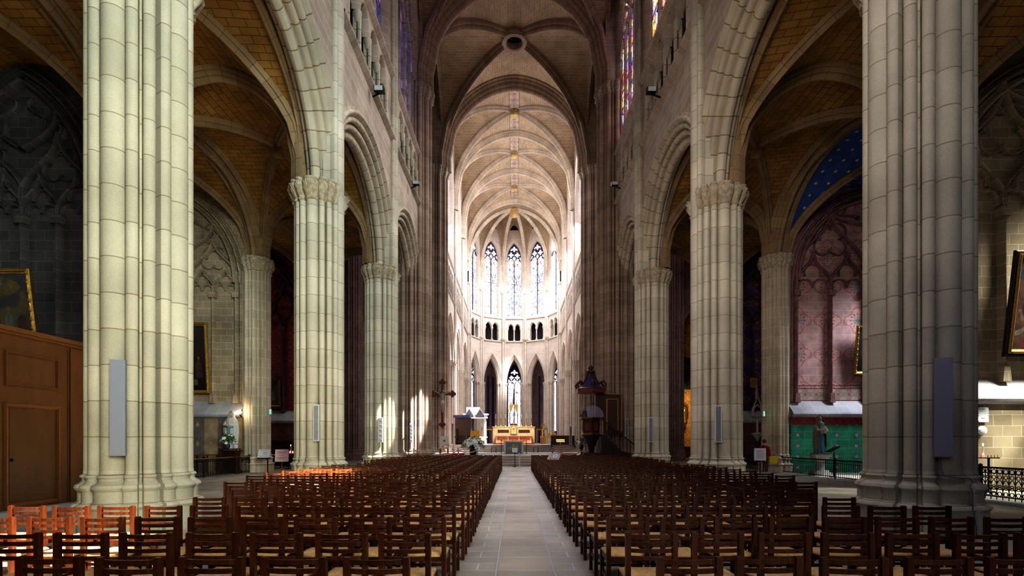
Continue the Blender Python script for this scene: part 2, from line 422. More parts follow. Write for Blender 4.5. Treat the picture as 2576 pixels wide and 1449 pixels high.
def pillar(name, label, cx, cy, sg, R, zcap, circles, core, mat, ztop=None, n=168, shaft_arc=36, capfull=False, group=None, bs=1.0, capm=None, caparc=None):
    t = thing(name, label, 'pillar', (cx, cy, 0), group)
    phi = pi if sg > 0 else 0.0
    rf = prof_fn(circles, core)
    b = MB(); b.grid([ring(cx, cy, phi, rf, z * bs, o, k, R, n) for z, o, k in BASE], closed=True)
    b.build('base', mat, t, sharp=32)
    s = MB(); zt = ztop if capfull else zcap
    s.grid([ring(cx, cy, phi, rf, z, 0, 0, R, n) for z in (1.09 * bs, zt * .5, zt)], closed=True)
    s.face(ring(cx, cy, phi, rf, zt, 0, 0, R, n)); s.build('shaft', mat, t, sharp=32)
    def cap(zc, a0, a1, closed, hh=.62, nm='capital'):
        c = MB(); rows = []
        for z, o, bump in [(-.1, .0, 0), (-.08, .05, 0), (-.03, .06, 0), (0, .02, 0), (.12, .06, .05), (.24, .10, .08), (.36, .13, .09), (.48, .15, .08), (.54, .12, .02), (.55, .17, 0), (.62, .17, 0), (.63, 0, 0)]:
            row = ring(cx, cy, phi, rf, zc - hh + z, o, .1, R, n, a0, a1, closed)
            if bump:
                q = []
                for i, p in enumerate(row):
                    w = .5 + .5 * sin(i * 1.15 + z * 21) * cos(i * .6 - z * 9)
                    v = Vector(p); d = Vector((p[0] - cx, p[1] - cy, 0)).normalized()
                    q.append(v + d * bump * w * 1.1)
                row = q
            rows.append(row)
        c.grid(rows, closed=closed); c.build(nm, capm or CAPM, t)
    if capfull: cap(zt, 0, 2 * pi, True)
    if caparc: cap(zcap, radians(caparc[0]), radians(caparc[1]), False)
    elif not capfull: cap(zcap, radians(shaft_arc - 8), 2 * pi - radians(shaft_arc - 8), False)
    if ztop and not capfull:
        v = MB(); A = radians(shaft_arc)
        rows = []
        for z in (zcap - .7, (zcap + ztop) / 2, ztop):
            row = ring(cx, cy, phi, rf, z, .0, 0, R, 72, -A, A, False)
            back = lambda p: (cx - sg * .25, p[1], p[2])       # returns into the wall behind
            rows.append([back(row[0])] + row + [back(row[-1])])
        v.grid(rows)
        v.build('vault_shaft', mat, t, sharp=32)
    return t

def arc_half(a, h, ro, k):
    """right half of a pointed arch, springing to apex"""
    c = (h * h / (a * a) - 1) / 2 * a; R = a + c
    pm = acos(max(-1, min(1, c / (R + ro))))
    return [(-c + (R + ro) * cos(pm * i / k), (R + ro) * sin(pm * i / k)) for i in range(k + 1)]
def arch_path(a, h, ro, k=14, jamb=None):
    r = arc_half(a, h, ro, k)
    l = [(-s, z) for s, z in r]
    p = l + r[::-1][1:]
    if jamb: p = [(p[0][0], -jamb)] + p + [(p[-1][0], -jamb)]
    return p
def rollpts(cn, cr, r, a0, a1, k=6):
    return [(cn + r * cos(radians(a0 + (a1 - a0) * i / k)), cr + r * sin(radians(a0 + (a1 - a0) * i / k))) for i in range(k + 1)]
def mirror(half, T): return half + [(T - n, ro) for n, ro in half[::-1]]
BIG = mirror([(0, 1.12), (0, 1.0)] + rollpts(-.02, .92, .075, 90, 270, 5) + [(.0, .82), (.05, .8)] + rollpts(.15, .66, .11, 110, 300) + [(.30, .58)]
             + rollpts(.33, .42, .12, 120, 300) + [(.45, .34)] + rollpts(.6, .16, .17, 140, 270, 5), 1.2)
MED = mirror([(0, .62)] + rollpts(-.02, .56, .05, 90, 270, 4) + [(0, .48)] + rollpts(.12, .38, .08, 110, 300, 5) + [(.24, .3)] + rollpts(.4, .12, .12, 140, 270, 4), .8)
SMALL = [(0, .22), (0, .16)] + rollpts(.07, .1, .06, 110, 300, 4) + [(.2, .02), (.3, 0), (.5, 0)]
def opening(mb, T, L, sc, a, zb, zs, h, ztop, sec, lo=0.0, hi=None, k=14, jamb=True, wall=True, mw=None, ma=None):
    hi = L if hi is None else hi
    cl = lambda s: max(lo, min(hi, s))
    cols = [arch_path(a, h, ro, k, (zs - zb) if jamb else None) for n, ro in sec]
    n = len(cols[0])
    if ma is not None: mb.cur = ma
    mb.grid([[T(cl(sc + cols[j][i][0]), sec[j][0], zs + cols[j][i][1]) for j in range(len(sec))] for i in range(n)])
    if not wall: return
    if mw is not None: mb.cur = mw
    n0, r0 = sec[0]
    P = [(cl(sc + s), zs + z) for s, z in cols[0]]
    arc = P[1:-1] if jamb else P
    for i in range(len(arc) - 1):
        (s0, z0), (s1, z1) = arc[i], arc[i + 1]
        if s1 - s0 < 1e-5: continue
        mb.face([T(s0, n0, z0), T(s1, n0, z1), T(s1, n0, ztop), T(s0, n0, ztop)], [(s0, z0), (s1, z1), (s1, ztop), (s0, ztop)])
    z_b = zb if jamb else zs
    for q0, q1 in ((lo, arc[0][0]), (arc[-1][0], hi)):
        if q1 - q0 > 1e-4:
            mb.face([T(q0, n0, z_b), T(q1, n0, z_b), T(q1, n0, ztop), T(q0, n0, ztop)], [(q0, z_b), (q1, z_b), (q1, ztop), (q0, ztop)])
def fill(mb, T, sc, a, zb, zs, h, n, k=12):
    p = arc_half(a, h, 0, k)
    rows = [(a, zb)] + [(s, zs + z) for s, z in p]
    for (w0, z0), (w1, z1) in zip(rows, rows[1:]):
        mb.face([T(sc - w0, n, z0), T(sc + w0, n, z0), T(sc + w1, n, z1), T(sc - w1, n, z1)], [(-w0, z0), (w0, z0), (w1, z1), (-w1, z1)])
def rect(mb, T, s0, s1, z0, z1, n):
    mb.face([T(s0, n, z0), T(s1, n, z0), T(s1, n, z1), T(s0, n, z1)], [(s0, z0), (s1, z0), (s1, z1), (s0, z1)])
def string_course(mb, T, s0, s1, z, d=.22, h=.3):
    pr = [(0, z - h), (-d * .5, z - h * .75), (-d, z - h * .4), (-d, z - h * .15), (0, z + h * .35)]
    mb.grid([[T(s, n, zz) for n, zz in pr] for s in (s0, s1)], smooth=False)
def triforium(mb, T, L, z0, z1, nl, margin, mats, depth=.7, caps=None):
    """blind gallery: nl pointed lights with colonnettes; mats (wall, dark, shaft)"""
    mw, md, ms = mats
    s0, s1 = margin, L - margin; w = (s1 - s0) / nl
    mb.cur = mw
    rect(mb, T, 0, s0, z0, z1, 0); rect(mb, T, s1, L, z0, z1, 0)
    zt = z1 - .25; rect(mb, T, s0, s1, zt, z1, 0)
    zsp = z0 + (z1 - z0) * .60
    for i in range(nl):
        c = s0 + w * (i + .5)
        opening(mb, T, L, c, w * .5 - .17, z0, zsp, (w * .5 - .17) * 1.5, zt, [(0, .17), (-.02, .13), (.03, .07), (.12, .05), (.18, 0), (.3, 0)], s0 + w * i, s0 + w * (i + 1), 7, False)
    mb.cur = md
    rect(mb, T, s0, s1, z0, z1, depth)
    mb.cur = mw
    for s in (s0, s1):
        mb.face([T(s, 0, z0), T(s, depth, z0), T(s, depth, z1), T(s, 0, z1)])
    mb.face([T(s0, 0, z0), T(s1, 0, z0), T(s1, depth, z0), T(s0, depth, z0)])
    mb.cur = ms
    for i in range(nl + 1):
        s = s0 + w * i
        for dn in ((.1,) if nl < 3 else (.02, .22)):
            mb.tube([T(s, dn, z0), T(s, dn, zsp)], .085, 8)
        mb.tube([T(s, .1, zsp - .45), T(s, .1, zsp - .3), T(s, .1, zsp - .12), T(s, .1, zsp + .02)], [.1, .14, .19, .17], 8)
        mb.tube([T(s, .1, z0), T(s, .1, z0 + .18)], [.17, .12], 8)
def lancet_tracery(mb, T, sc, a, zb, zs, h, n, lights, w=.12, d=.16, heads=True):
    fn = lambda s, z, nn: T(s, nn, z)
    lw = 2 * a / lights
    sub = zs - .15
    for i in range(1, lights):
        s = sc - a + lw * i
        mb.ribbon([(s, zb), (s, sub)], fn, n, w, d)
    for i in range(lights):
        c = sc - a + lw * (i + .5); p = arch_path(lw * .46, lw * .6, 0, 6)
        mb.ribbon([(c + x, sub + z) for x, z in p], fn, n, w * .8, d)
    # lobed rosettes in the head
    def lobe(cx, cz, r):
        mb.ribbon([(cx + r * (1 + .28 * cos(4 * t)) * cos(t), cz + r * (1 + .28 * cos(4 * t)) * sin(t)) for t in [2 * pi * k / 32 for k in range(32)]], fn, n, w * .75, d, closed=True)
    r = a * .34
    if heads: lobe(sc - a * .42, sub + lw * .6 + r * .6, r * .82); lobe(sc + a * .42, sub + lw * .6 + r * .6, r * .82)
    if heads: lobe(sc, sub + lw * .6 + r * 2.1, r * .95)
    for q in range(1, int((zs - zb) / 1.1)):                       # iron saddle bars
        mb.ribbon([(sc - a, zb + q * 1.1), (sc + a, zb + q * 1.1)], fn, n, .035, .04, roll=False)
def A_of(zs, rise, W):
    r = min(rise / W, 1.06); c = (r * r - 1) / 2; zs = zs + rise - r * W       # stilted when the rise is large
    return lambda u: zs + W * sqrt(max(0, (1 + c) ** 2 - (min(1, abs(u)) + c) ** 2))
RIBSEC = [(-.24, .1), (-.24, -.08), (-.18, -.16), (-.11, -.14), (-.1, -.24), (-.05, -.34), (0, -.37), (.05, -.34), (.1, -.24), (.11, -.14), (.18, -.16), (.24, -.08), (.24, .1)]
WIDE = [(-.95, .1), (-.95, -.1), (-.86, -.18), (-.76, -.12), (-.74, -.24), (-.64, -.34), (-.54, -.24), (-.5, -.34), (-.48, -.46), (-.38, -.56), (-.28, -.46), (-.24, -.56), (-.2, -.68), (-.08, -.78)]
WIDE = WIDE + [(0, -.8)] + [(-a, b) for a, b in WIDE[::-1]]
def scale_sec(sec, k): return [(a * k, b * k) for a, b in sec]
TRSEC = [(-.55, .1), (-.55, -.15), (-.48, -.24), (-.38, -.22), (-.36, -.36), (-.28, -.44), (-.19, -.38), (-.17, -.52), (-.1, -.64), (0, -.68),
         (.1, -.64), (.17, -.52), (.19, -.38), (.28, -.44), (.36, -.36), (.38, -.22), (.48, -.24), (.55, -.15), (.55, .1)]
def sweep(mb, pts, side, sec):
    """section (a sideways, b along the outward normal) carried along a planar path; side is the constant horizontal normal of its plane"""
    side = Vector(side).normalized(); rows = []
    P = [Vector(p) for p in pts]; N = len(P)
    for i in range(N):
        t = P[min(i + 1, N - 1)] - P[max(i - 1, 0)]
        if t.length < 1e-9: t = Vector((0, 0, 1))
        t.normalize(); nr = side.cross(t)
        rows.append((P[i], nr))
    if sum(q.z for p, q in rows) < 0: rows = [(p, -q) for p, q in rows]
    mb.grid([[p + side * a + q * b for a, b in sec] for p, q in rows])
def stilt(path, zs):
    if path[0][2] - zs < .05: return path
    a, b = path[0], path[-1]
    return [(a[0], a[1], zs), (a[0], a[1], (zs + a[2]) / 2)] + path + [(b[0], b[1], (zs + b[2]) / 2), (b[0], b[1], zs)]
def vault(cx, W, y0, y1, zs, rise, webm, ribm, name, n=18, ribs=True, trans=(False, False), tsec=TRSEC, rsec=RIBSEC, walls=(True, True), boss=.3, hole=False, bossm=None):
    yc = (y0 + y1) / 2; H = (y1 - y0) / 2; A = A_of(zs, rise, W)
    w = MB()
    us = [-1 + 2 * i / (2 * n) for i in range(2 * n + 1)]
    us = [math.copysign(1 - (1 - abs(u)) ** 1.5, u) for u in us]
    for half in (0, 1):                               # tunnel along y and tunnel along x kept apart for the coursing
        for i in range(2 * n):
            for j in range(2 * n):
                u0, u1, v0, v1 = us[i], us[i + 1], us[j], us[j + 1]
                um, vm = abs(u0 + u1) / 2, abs(v0 + v1) / 2
                diag = abs(um - vm) < 1e-6
                if (um < vm) != (half == 0) and not diag: continue
                if diag and half: continue
                z = lambda u, v: A(min(abs(u), abs(v)))
                q = [(u0, v0), (u1, v0), (u1, v1), (u0, v1)]
                pts = [(cx + u * W, yc + v * H, z(u, v)) for u, v in q]
                if diag:
                    # split along the groin
                    same = (u0 + u1) * (v0 + v1) > 0
                    tri = [(0, 1, 2), (0, 2, 3)] if same else [(0, 1, 3), (1, 2, 3)]
                    for t in tri:
                        pp = [pts[k] for k in t]; mx = sum(abs(q[k][0]) for k in t) < sum(abs(q[k][1]) for k in t)
                        w.face(pp, [(p[1] if mx else p[0], p[2] * 1.1 + (0 if p[2] < zs + rise * .8 else abs((p[0] - cx) if mx else (p[1] - yc)))) for p in pp])
                else:
                    if half == 0: uv = [(yc + v * H, s_len(u, W, rise)) for u, v in q]
                    else: uv = [(cx + u * W, s_len(v, H, rise)) for u, v in q]
                    w.face(pts, uv)
    ob = struct(w.build(name, webm))
    K = 22
    ts = [1 - (1 - i / K) ** 1.6 for i in range(K + 1)]
    if ribs:
        for sx in (-1, 1):
            r = MB()
            path = []
            for t in ts: path.append((cx + sx * (1 - t) * W, y0 + t * H, A(1 - t)))
            for t in ts[::-1][1:]: path.append((cx - sx * (1 - t) * W, y1 - t * H, A(1 - t)))
            path = stilt(path, zs)
            if hole:
                h1 = [q for q in path if q[1] < yc and sqrt((q[0] - cx) ** 2 + (q[1] - yc) ** 2) > .9]; h2 = [q for q in path if q[1] > yc and sqrt((q[0] - cx) ** 2 + (q[1] - yc) ** 2) > .9]
                e = Vector((cx - h1[0][0], yc - h1[0][1], 0)).normalized()
                h1.append((cx - e.x * .88, yc - e.y * .88, A(.13))); h2.insert(0, (cx + e.x * .88, yc + e.y * .88, A(.13)))
                for hp in (h1, h2): sweep(r, hp, Vector((H, sx * W, 0)), rsec)
            else: sweep(r, path, Vector((H, sx * W, 0)), rsec)
            r.build('rib', ribm, ob, sharp=45)
        for k, yy in enumerate((y0, y1)):
            if trans[k]:
                r = MB(); path = [(cx + (1 - t) * -W, yy, A(1 - t)) for t in ts] + [(cx + (1 - t) * W, yy, A(1 - t)) for t in ts[::-1][1:]]
                sweep(r, stilt(path, zs), (0, 1, 0), tsec); r.build('transverse_arch', ribm, ob, sharp=45)
        for k, sx in enumerate((-1, 1)):
            if walls[k]:
                r = MB(); xx = cx + sx * W
                path = [(xx, y0 + t * H, A(1 - t)) for t in ts] + [(xx, y1 - t * H, A(1 - t)) for t in ts[::-1][1:]]
                sweep(r, stilt(path, zs), (1, 0, 0), scale_sec(rsec, .8)); r.build('wall_rib', ribm, ob)
    if boss:
        b = MB(); zc = A(0) - .35
        if hole:
            R0 = 1.0
            pr = [(R0 * .62, .35), (R0 * .62, -.12), (R0 * .66, -.2), (R0 * .75, -.24), (R0 * .82, -.16), (R0 * .86, -.2), (R0 * .95, -.2), (R0, -.08), (R0 * .97, .1), (R0 * .9, .4)]
            rows = [[(cx + r * cos(2 * pi * k / 40), yc + r * sin(2 * pi * k / 40), zc + z) for k in range(40)] for r, z in pr]
            b.grid(rows, closed=True); b.build('keystone_ring', ribm, ob)
            d = MB(); d.lathe([(R0 * .64, zc + .3), (R0 * .64, zc + .34)], (cx, yc, 0), 24); d.build('keystone_opening', M['recess_shade'], ob)  # flat disc whose black is the hole's shade put into the colour
        else:
            b.lathe([(boss * .5, zc - .28), (boss * .95, zc - .25), (boss, zc - .1), (boss * .85, zc), (boss, zc + .12), (boss * .9, zc + .4)], (cx, yc, 0), 16)
            b.build('keystone', bossm or ribm, ob)
    return ob
def s_len(u, W, rise):
    """rough arc length from the crown"""
    u = min(1, abs(u)); A = A_of(0, rise, W); n = 10; L = 0; p = (0, A(0))
    for i in range(1, n + 1):
        q = (u * i / n * W, A(u * i / n)); L += sqrt((q[0] - p[0]) ** 2 + (q[1] - p[1]) ** 2); p = q
    return L
_sl = {}
_s_raw = s_len
def s_len(u, W, rise):
    k = (round(abs(u), 4), round(W, 3), round(rise, 3))
    if k not in _sl: _sl[k] = _s_raw(u, W, rise)
    return _sl[k]

# ------------------------------------------------------------------ the nave
YL = [.7, 9.69, 18.57, 27.2, 35.3]; YR = [.4, 9.5, 18.95, 27.9, 35.3]
YC = [.5, 9.35, 18.25, 26.8, 35.3]
ZCAP, ZV, ZTOP = 10.65, 25.3, 33.3
GS = [(.75, .71, .6)]
side_name = {-1: 'left', 1: 'right'}
ordn = ['', 'first', 'second', 'third', 'fourth', 'fifth']
P1look = {-1: 'nearest pale stone clustered pillar left of the nave, brightly lit', 1: 'nearest grey stone clustered pillar right of the nave, in shade'}
for sg, Y in ((-1, YL), (1, YR)):
    sd = side_name[sg]
    Rs = {1: .85, 2: .86 if sg < 0 else .91, 3: .87 if sg < 0 else .92}; XP = 7.0 if sg < 0 else 7.4
    for k in (1, 2, 3):
        R = Rs[k]
        lab = P1look[sg] if k == 1 else f'{ordn[k]} stone clustered pillar along the {sd} side of the nave'
        pillar('stone_pillar', lab, sg * XP, Y[k], sg, R, ZCAP, nave_circles(R), R - .27, PIL, ZV, n=320 if k < 3 else 220)
    pillar('crossing_pillar', f'tall many-shafted crossing pillar at the near {sd} corner of the crossing', sg * 6.95, Y[4], sg, 1.32, ZCAP, many_circles(1.32, 26, .145), 1.0, M['pier_stone'], 25.4, n=180, capfull=True, caparc=(60, 130) if sg < 0 else (230, 300))
    pillar('crossing_pillar', f'tall many-shafted crossing pillar at the far {sd} corner beside the choir', sg * 7.15, 45.6, sg, 1.3, ZCAP, many_circles(1.3, 26, .145), 1.0, M['pier_stone'], 25.4, n=180, capfull=True)
    # arcade wall
    for k in range(4):
        y0, y1 = Y[k], Y[k + 1]; L = y1 - y0
        T = (lambda y0, XP: lambda s, n, z: (sg * (XP - .6 + n), y0 + s, z))(y0, XP)
        w = MB(); zt0, zt1 = 17.45, 20.6
        opening(w, T, L, L / 2, L / 2 - .52, ZCAP, ZCAP, 3.75, zt0, BIG, k=18, jamb=False, mw=0, ma=1)
        w.cur = 0
        string_course(w, T, .3, L - .3, zt0)
        triforium(w, T, L, zt0 + .1, zt1, 4, 1.35, (0, 2, 1))
        w.cur = 0; string_course(w, T, .3, L - .3, zt1 + .1)
        # clerestory: sloping sill, window, reveal
        a = L / 2 - 1.15; zs, h = 27.0, a * 1.5
        w.face([T(L / 2 - a - .3, 0, zt1), T(L / 2 + a + .3, 0, zt1), T(L / 2 + a + .3, .4, zt1 + .8), T(L / 2 - a - .3, .4, zt1 + .8)])
        opening(w, T, L, L / 2, a, zt1 + .05, zs, h, 34.2, [(0, .35), (.02, .28), (.12, .22), (.2, .1), (.3, .06), (.4, 0), (.6, 0)], k=12, jamb=True)
        struct(w.build(f'wall_{sd}', [WALL, ARCH, M['recess_shade']], sharp=45))
        gm = MB(); fill(gm, T, L / 2, a, zt1 + .6, zs, h, .36)
        nm = 'window_%d' % (k + 1 if sg < 0 else k + 11)
        g = struct(gm.build(nm, M['glass_nave_right'] if sg > 0 else M['glass_nave_left']))
        tr = MB(); lancet_tracery(tr, T, L / 2, a, zt1 + .65, zs, h, .36, 4, .14, .2); tr.build('tracery', WALL, g)
for k in range(4):
    vault(0, 6.05 if k < 3 else 6.3, YC[k], YC[k + 1], ZV, ZTOP - ZV, WEB, RIB, 'ceiling', trans=(False, True), tsec=WIDE if k == 3 else TRSEC)
vault(0, 6.35, YC[4], 45.6, ZV, ZTOP - ZV, WEB, RIB, 'ceiling', trans=(False, True), hole=True, walls=(True, True), rsec=scale_sec(RIBSEC, 1.25), tsec=WIDE)

# ------------------------------------------------------------------ the choir
YQ = [45.6, 52.6, 59.9, 67.4]; CZ0, CZ1 = 15.5, 18.6
for sg in (-1, 1):
    sd = side_name[sg]
    for k in (1, 2, 3):
        pillar('choir_pillar', f'{ordn[k]} slim pillar along the {sd} side of the choir', sg * 6.5, YQ[k], sg, .62, 9.8, nave_circles(.62), .38, CHO, 25.0 if k < 3 else 22.3, n=120, capm=CHO)
    for k in range(3):
        y0, y1 = YQ[k], YQ[k + 1]; L = y1 - y0
        T = (lambda y0: lambda s, n, z: (sg * (6.1 + n), y0 + s, z))(y0)
        w = MB()
        opening(w, T, L, L / 2, L / 2 - .75, 9.7, 9.7, 3.6, CZ0, MED, k=14, jamb=False, mw=0, ma=0)
        w.cur = 0
        string_course(w, T, 0, L, CZ0, .16, .22); triforium(w, T, L, CZ0 + .1, CZ1, 4, 1.1, (0, 1, 0)); w.cur = 0
        string_course(w, T, 0, L, CZ1 + .1, .16, .22)
        a = L / 2 - 1.25; zs, h = 26.6, a * 1.5
        w.face([T(L / 2 - a - .3, 0, CZ1), T(L / 2 + a + .3, 0, CZ1), T(L / 2 + a + .3, .5, CZ1 + .7), T(L / 2 - a - .3, .5, CZ1 + .7)])
        opening(w, T, L, L / 2, a, CZ1 + .05, zs, h, 34.0, [(0, .3), (.1, .2), (.2, .08), (.5, 0)], k=12)
        struct(w.build(f'wall_{sd}', [CHO, M['recess_shade']], sharp=45))
        gm = MB(); fill(gm, T, L / 2, a, CZ1 + .6, zs, h, .5)
        g = struct(gm.build('window_%d' % (20 + k + (5 if sg > 0 else 0)), M['glass_choir']))
        tr = MB(); lancet_tracery(tr, T, L / 2, a, CZ1 + .65, zs, h, .5, 3, .13, .18); tr.build('tracery', CHO, g)
plain('boss_gilt', (.55, .40, .18), .6, noise=.5, scale=6)
for k in range(3):
    vault(0, 6.2, YQ[k], YQ[k + 1], ZV - .2, ZTOP - ZV, WEB, M['choir_rib'], 'ceiling', trans=(False, True), boss=.42, bossm=M['boss_gilt'], tsec=scale_sec(TRSEC, .8))
# painted ridge band of the choir vault
for k in range(3):
    b = MB()
    n = 10
    for i in range(2):
        ya, yb = (YQ[k] + .6, (YQ[k] + YQ[k + 1]) / 2 - .45) if i == 0 else ((YQ[k] + YQ[k + 1]) / 2 + .45, YQ[k + 1] - .6)
        zc = ZTOP - .2 - .03
        b.face([(-.42, ya, zc - .10), (.42, ya, zc - .10), (.42, yb, zc - .10), (-.42, yb, zc - .10)], [(0, ya), (.84, ya), (.84, yb), (0, yb)])
    struct(b.build('trim_%d' % (k + 1), M['ridge_paint']))

def rose_head(g, T, sc, a, zs, h, n, mat, sub):
    pl = MB(); p = arc_half(a, h, 0, 10)
    for (w0, z0), (w1, z1) in zip(p, p[1:]):
        pl.face([T(sc - w0, n, zs + z0), T(sc + w0, n, zs + z0), T(sc + w1, n, zs + z1), T(sc - w1, n, zs + z1)])
    pl.build('head_plate', M['tracery_dark'], g)
    def foil(cx, cz, r):
        m = MB(); m.face([T(sc + cx + r * (1 + .3 * cos(4 * t)) * cos(t) / 1.3, n - .015, cz + r * (1 + .3 * cos(4 * t)) * sin(t) / 1.3) for t in [2 * pi * k / 40 for k in range(40)]], [(cx + r * cos(t), cz + r * sin(t)) for t in [2 * pi * k / 40 for k in range(40)]])
        m.build('foil_pane', mat, g)
    foil(-a * .46, zs + h * .22, a * .40); foil(a * .46, zs + h * .22, a * .40); foil(0, zs + h * .60, a * .40); foil(0, zs + h * .05, a * .2)
    for q in (-1, 1): foil(q * a * .42, zs + h * .56, a * .16); foil(q * a * .86, zs + h * .05, a * .13)
# ------------------------------------------------------------------ the apse: five sides
AV = [(-5.95, 67.4), (-4.55, 70.4), (-1.58, 72.0), (1.52, 72.0), (4.5, 70.4), (5.95, 67.4)]
KEY = Vector((0, 68.2, 32.0)); ZR = 22.3
def facetT(A, B):
    A, B = Vector((A[0], A[1], 0)), Vector((B[0], B[1], 0)); L = (B - A).length; t = (B - A) / L
    nn = Vector((-t.y, t.x, 0))
    return (lambda s, n, z: tuple(A + t * s + nn * n + Vector((0, 0, z)))), L
for k in range(5):
    T, L = facetT(AV[k], AV[k + 1])
    w = MB(); a = 1.0
    opening(w, T, L, L / 2, a, .0, 9.7, 3.3, CZ0, [(0, .5), (-.05, .47), (-.05, .4), (.06, .36), (.1, .26), (.2, .22), (.24, .12), (.36, .05), (.5, 0), (.7, 0)], k=12)
    for q in (-1, 1):                                  # slender capitals of the arcade
        for dn, ds in ((.05, .33), (.3, .08)):
            w.tube([T(L / 2 + q * (a + ds), dn, 9.25), T(L / 2 + q * (a + ds), dn, 9.45), T(L / 2 + q * (a + ds), dn, 9.6), T(L / 2 + q * (a + ds), dn, 9.72)], [.12, .15, .21, .2], 8)
            w.tube([T(L / 2 + q * (a + ds), dn, .7), T(L / 2 + q * (a + ds), dn, 9.3)], .1, 8)
    string_course(w, T, 0, L, CZ0, .16, .22); triforium(w, T, L, CZ0 + .1, CZ1, 2, .62, (0, 1, 0)); w.cur = 0
    string_course(w, T, 0, L, CZ1 + .1, .16, .22)
    w.face([T(.45, 0, CZ1), T(L - .45, 0, CZ1), T(L - .45, .45, CZ1 + .6), T(.45, .45, CZ1 + .6)])
    wa = .96; zs = 27.2; h = 2.1
    opening(w, T, L, L / 2, wa, CZ1 + .05, zs, h, 31.0, [(0, .3), (.08, .2), (.2, .06), (.45, 0)], k=10)
    struct(w.build('wall_apse', [CHO, M['recess_shade']], sharp=45))
    gm = MB(); fill(gm, T, L / 2, wa, CZ1 + .5, zs, h, .42)
    g = struct(gm.build('window_%d' % (31 + k), M['glass_apse_white'] if k == 4 else M['glass_apse']))
    tr = MB(); lancet_tracery(tr, T, L / 2, wa, CZ1 + .55, zs - .4, h, .42, 2, .12, .15, False); tr.build('tracery', M['tracery_dark'], g)
    if k < 4: rose_head(g, T, L / 2, wa, zs, h, .40, M['glass_apse'], 0)
ceil = MB()
def rib_pt(v, t):
    V = Vector((v[0], v[1], ZR)); r = (KEY.z - ZR); c = V.lerp(KEY, t)
    A = A_of(0, 1.25, 1.0); zz = ZR + A(1 - t) / 1.25 * r
    return Vector((c.x, c.y, zz))
ts = [1 - (1 - i / 16) ** 1.6 for i in range(17)]
for k in range(5):
    rows = []
    for t in ts:
        a, b = rib_pt(AV[k], t), rib_pt(AV[k + 1], t); row = []
        for j in range(13):
            s = j / 12; p = a.lerp(b, s)
            up = (1 - (2 * s - 1) ** 2) ** .55 * (30.2 - ZR) * (1 - t) ** 1.7
            p.z = min(p.z + up, KEY.z + .1); row.append(p)
        rows.append(row)
    ceil.grid(rows)
Ac = A_of(ZV - .2, ZTOP - ZV, 6.2)
for k, sx in ((0, -1), (5, 1)):
    ceil.grid([[Vector((sx * (1 - t) * 6.2, 67.4, Ac(1 - t))), Vector((sx * (1 - t) * 6.2, 67.4, Ac(1 - t))).lerp(rib_pt(AV[k], t), .5) + Vector((0, 0, .15)), rib_pt(AV[k], t)] for t in ts])
cob = struct(ceil.build('ceiling', WEB))
for k in range(6):
    r = MB(); p = [rib_pt(AV[k], t) for t in ts]; d = Vector((KEY.x - AV[k][0], KEY.y - AV[k][1], 0))
    sweep(r, p, Vector((-d.y, d.x, 0)), [(a_ * .85, b_ * .85 + .24) for a_, b_ in RIBSEC]); r.build('rib', M['choir_rib'], cob)
b = MB(); b.lathe([(.25, 31.2), (.5, 31.25), (.55, 31.5), (.5, 32.2)], (KEY.x, KEY.y, 0), 16); b.build('keystone', M['boss_gilt'], cob)
sh = MB()
for k in range(6):
    c = Vector((AV[k][0], AV[k][1] - .1, 0)) * 1.0
    for dx, rr in ((0, .17), (-.26, .1), (.26, .1)):
        sh.tube([c + Vector((dx, .05 if dx else 0, z)) for z in (.6, ZR)], rr, 10)
    for z in (CZ0, ZR - .3): sh.tube([c + Vector((0, 0, z + q)) for q in (0, .12, .3)], [.24, .34, .36], 10)
struct(sh.build('trim_20', CHO))
# ambulatory behind the apse
AB = [(-11.5, 66), (-10.5, 74), (-3.4, 85.5), (3.4, 85.5), (10.5, 74), (11.5, 66)]
for k in range(5):
    T, L = facetT(AB[k], AB[k + 1]); w = MB()
    rect(w, T, 0, L, 0, 15, 0); struct(w.build('wall_ambulatory', M['transept_stone']))
    if k in (1, 3):
        b = MB()
        for q in range(9): s_ = L * (.08 + .11 * q); rect(b, T, s_, s_ + .55, 1.2, 12.2, -.04)
        struct(b.build('trim_%d' % (30 + k), M['ambulatory_paint']))
        b = MB(); fn = lambda s, z, n: T(s, n, z)
        for q in range(10): b.tube([T(L * (.03 + .11 * q), -.06, z) for z in (0, 12.4)], .12, 8)
        struct(b.build('trim_%d' % (40 + k), M['transept_stone']))
w = MB()
for k in range(5):
    q = [AV[k], AV[k + 1], AB[k + 1], AB[k]]; w.face([(x, y, 14.9) for x, y in q])
struct(w.build('ceiling', WEB))
T, L = facetT(AB[2], AB[3])
gm = MB(); fill(gm, T, L / 2, 1.05, 4.0, 11.6, 2.3, -.05); g = struct(gm.build('window_40', M['glass_axial']))
tr = MB(); lancet_tracery(tr, T, L / 2, 1.05, 4.0, 11.0, 2.3, -.05, 2, .12, .15, False); rose_head(g, T, L / 2, 1.05, 11.6, 2.3, -.07, M['glass_axial'], 0); tr.ribbon([(L / 2 + x, 11.6 + z) for x, z in arch_path(1.2, 2.5, 0, 10, 7.6)], lambda s, z, n: T(s, n, z), .0, .4, .2); tr.build('tracery', M['tracery_blue'], g)
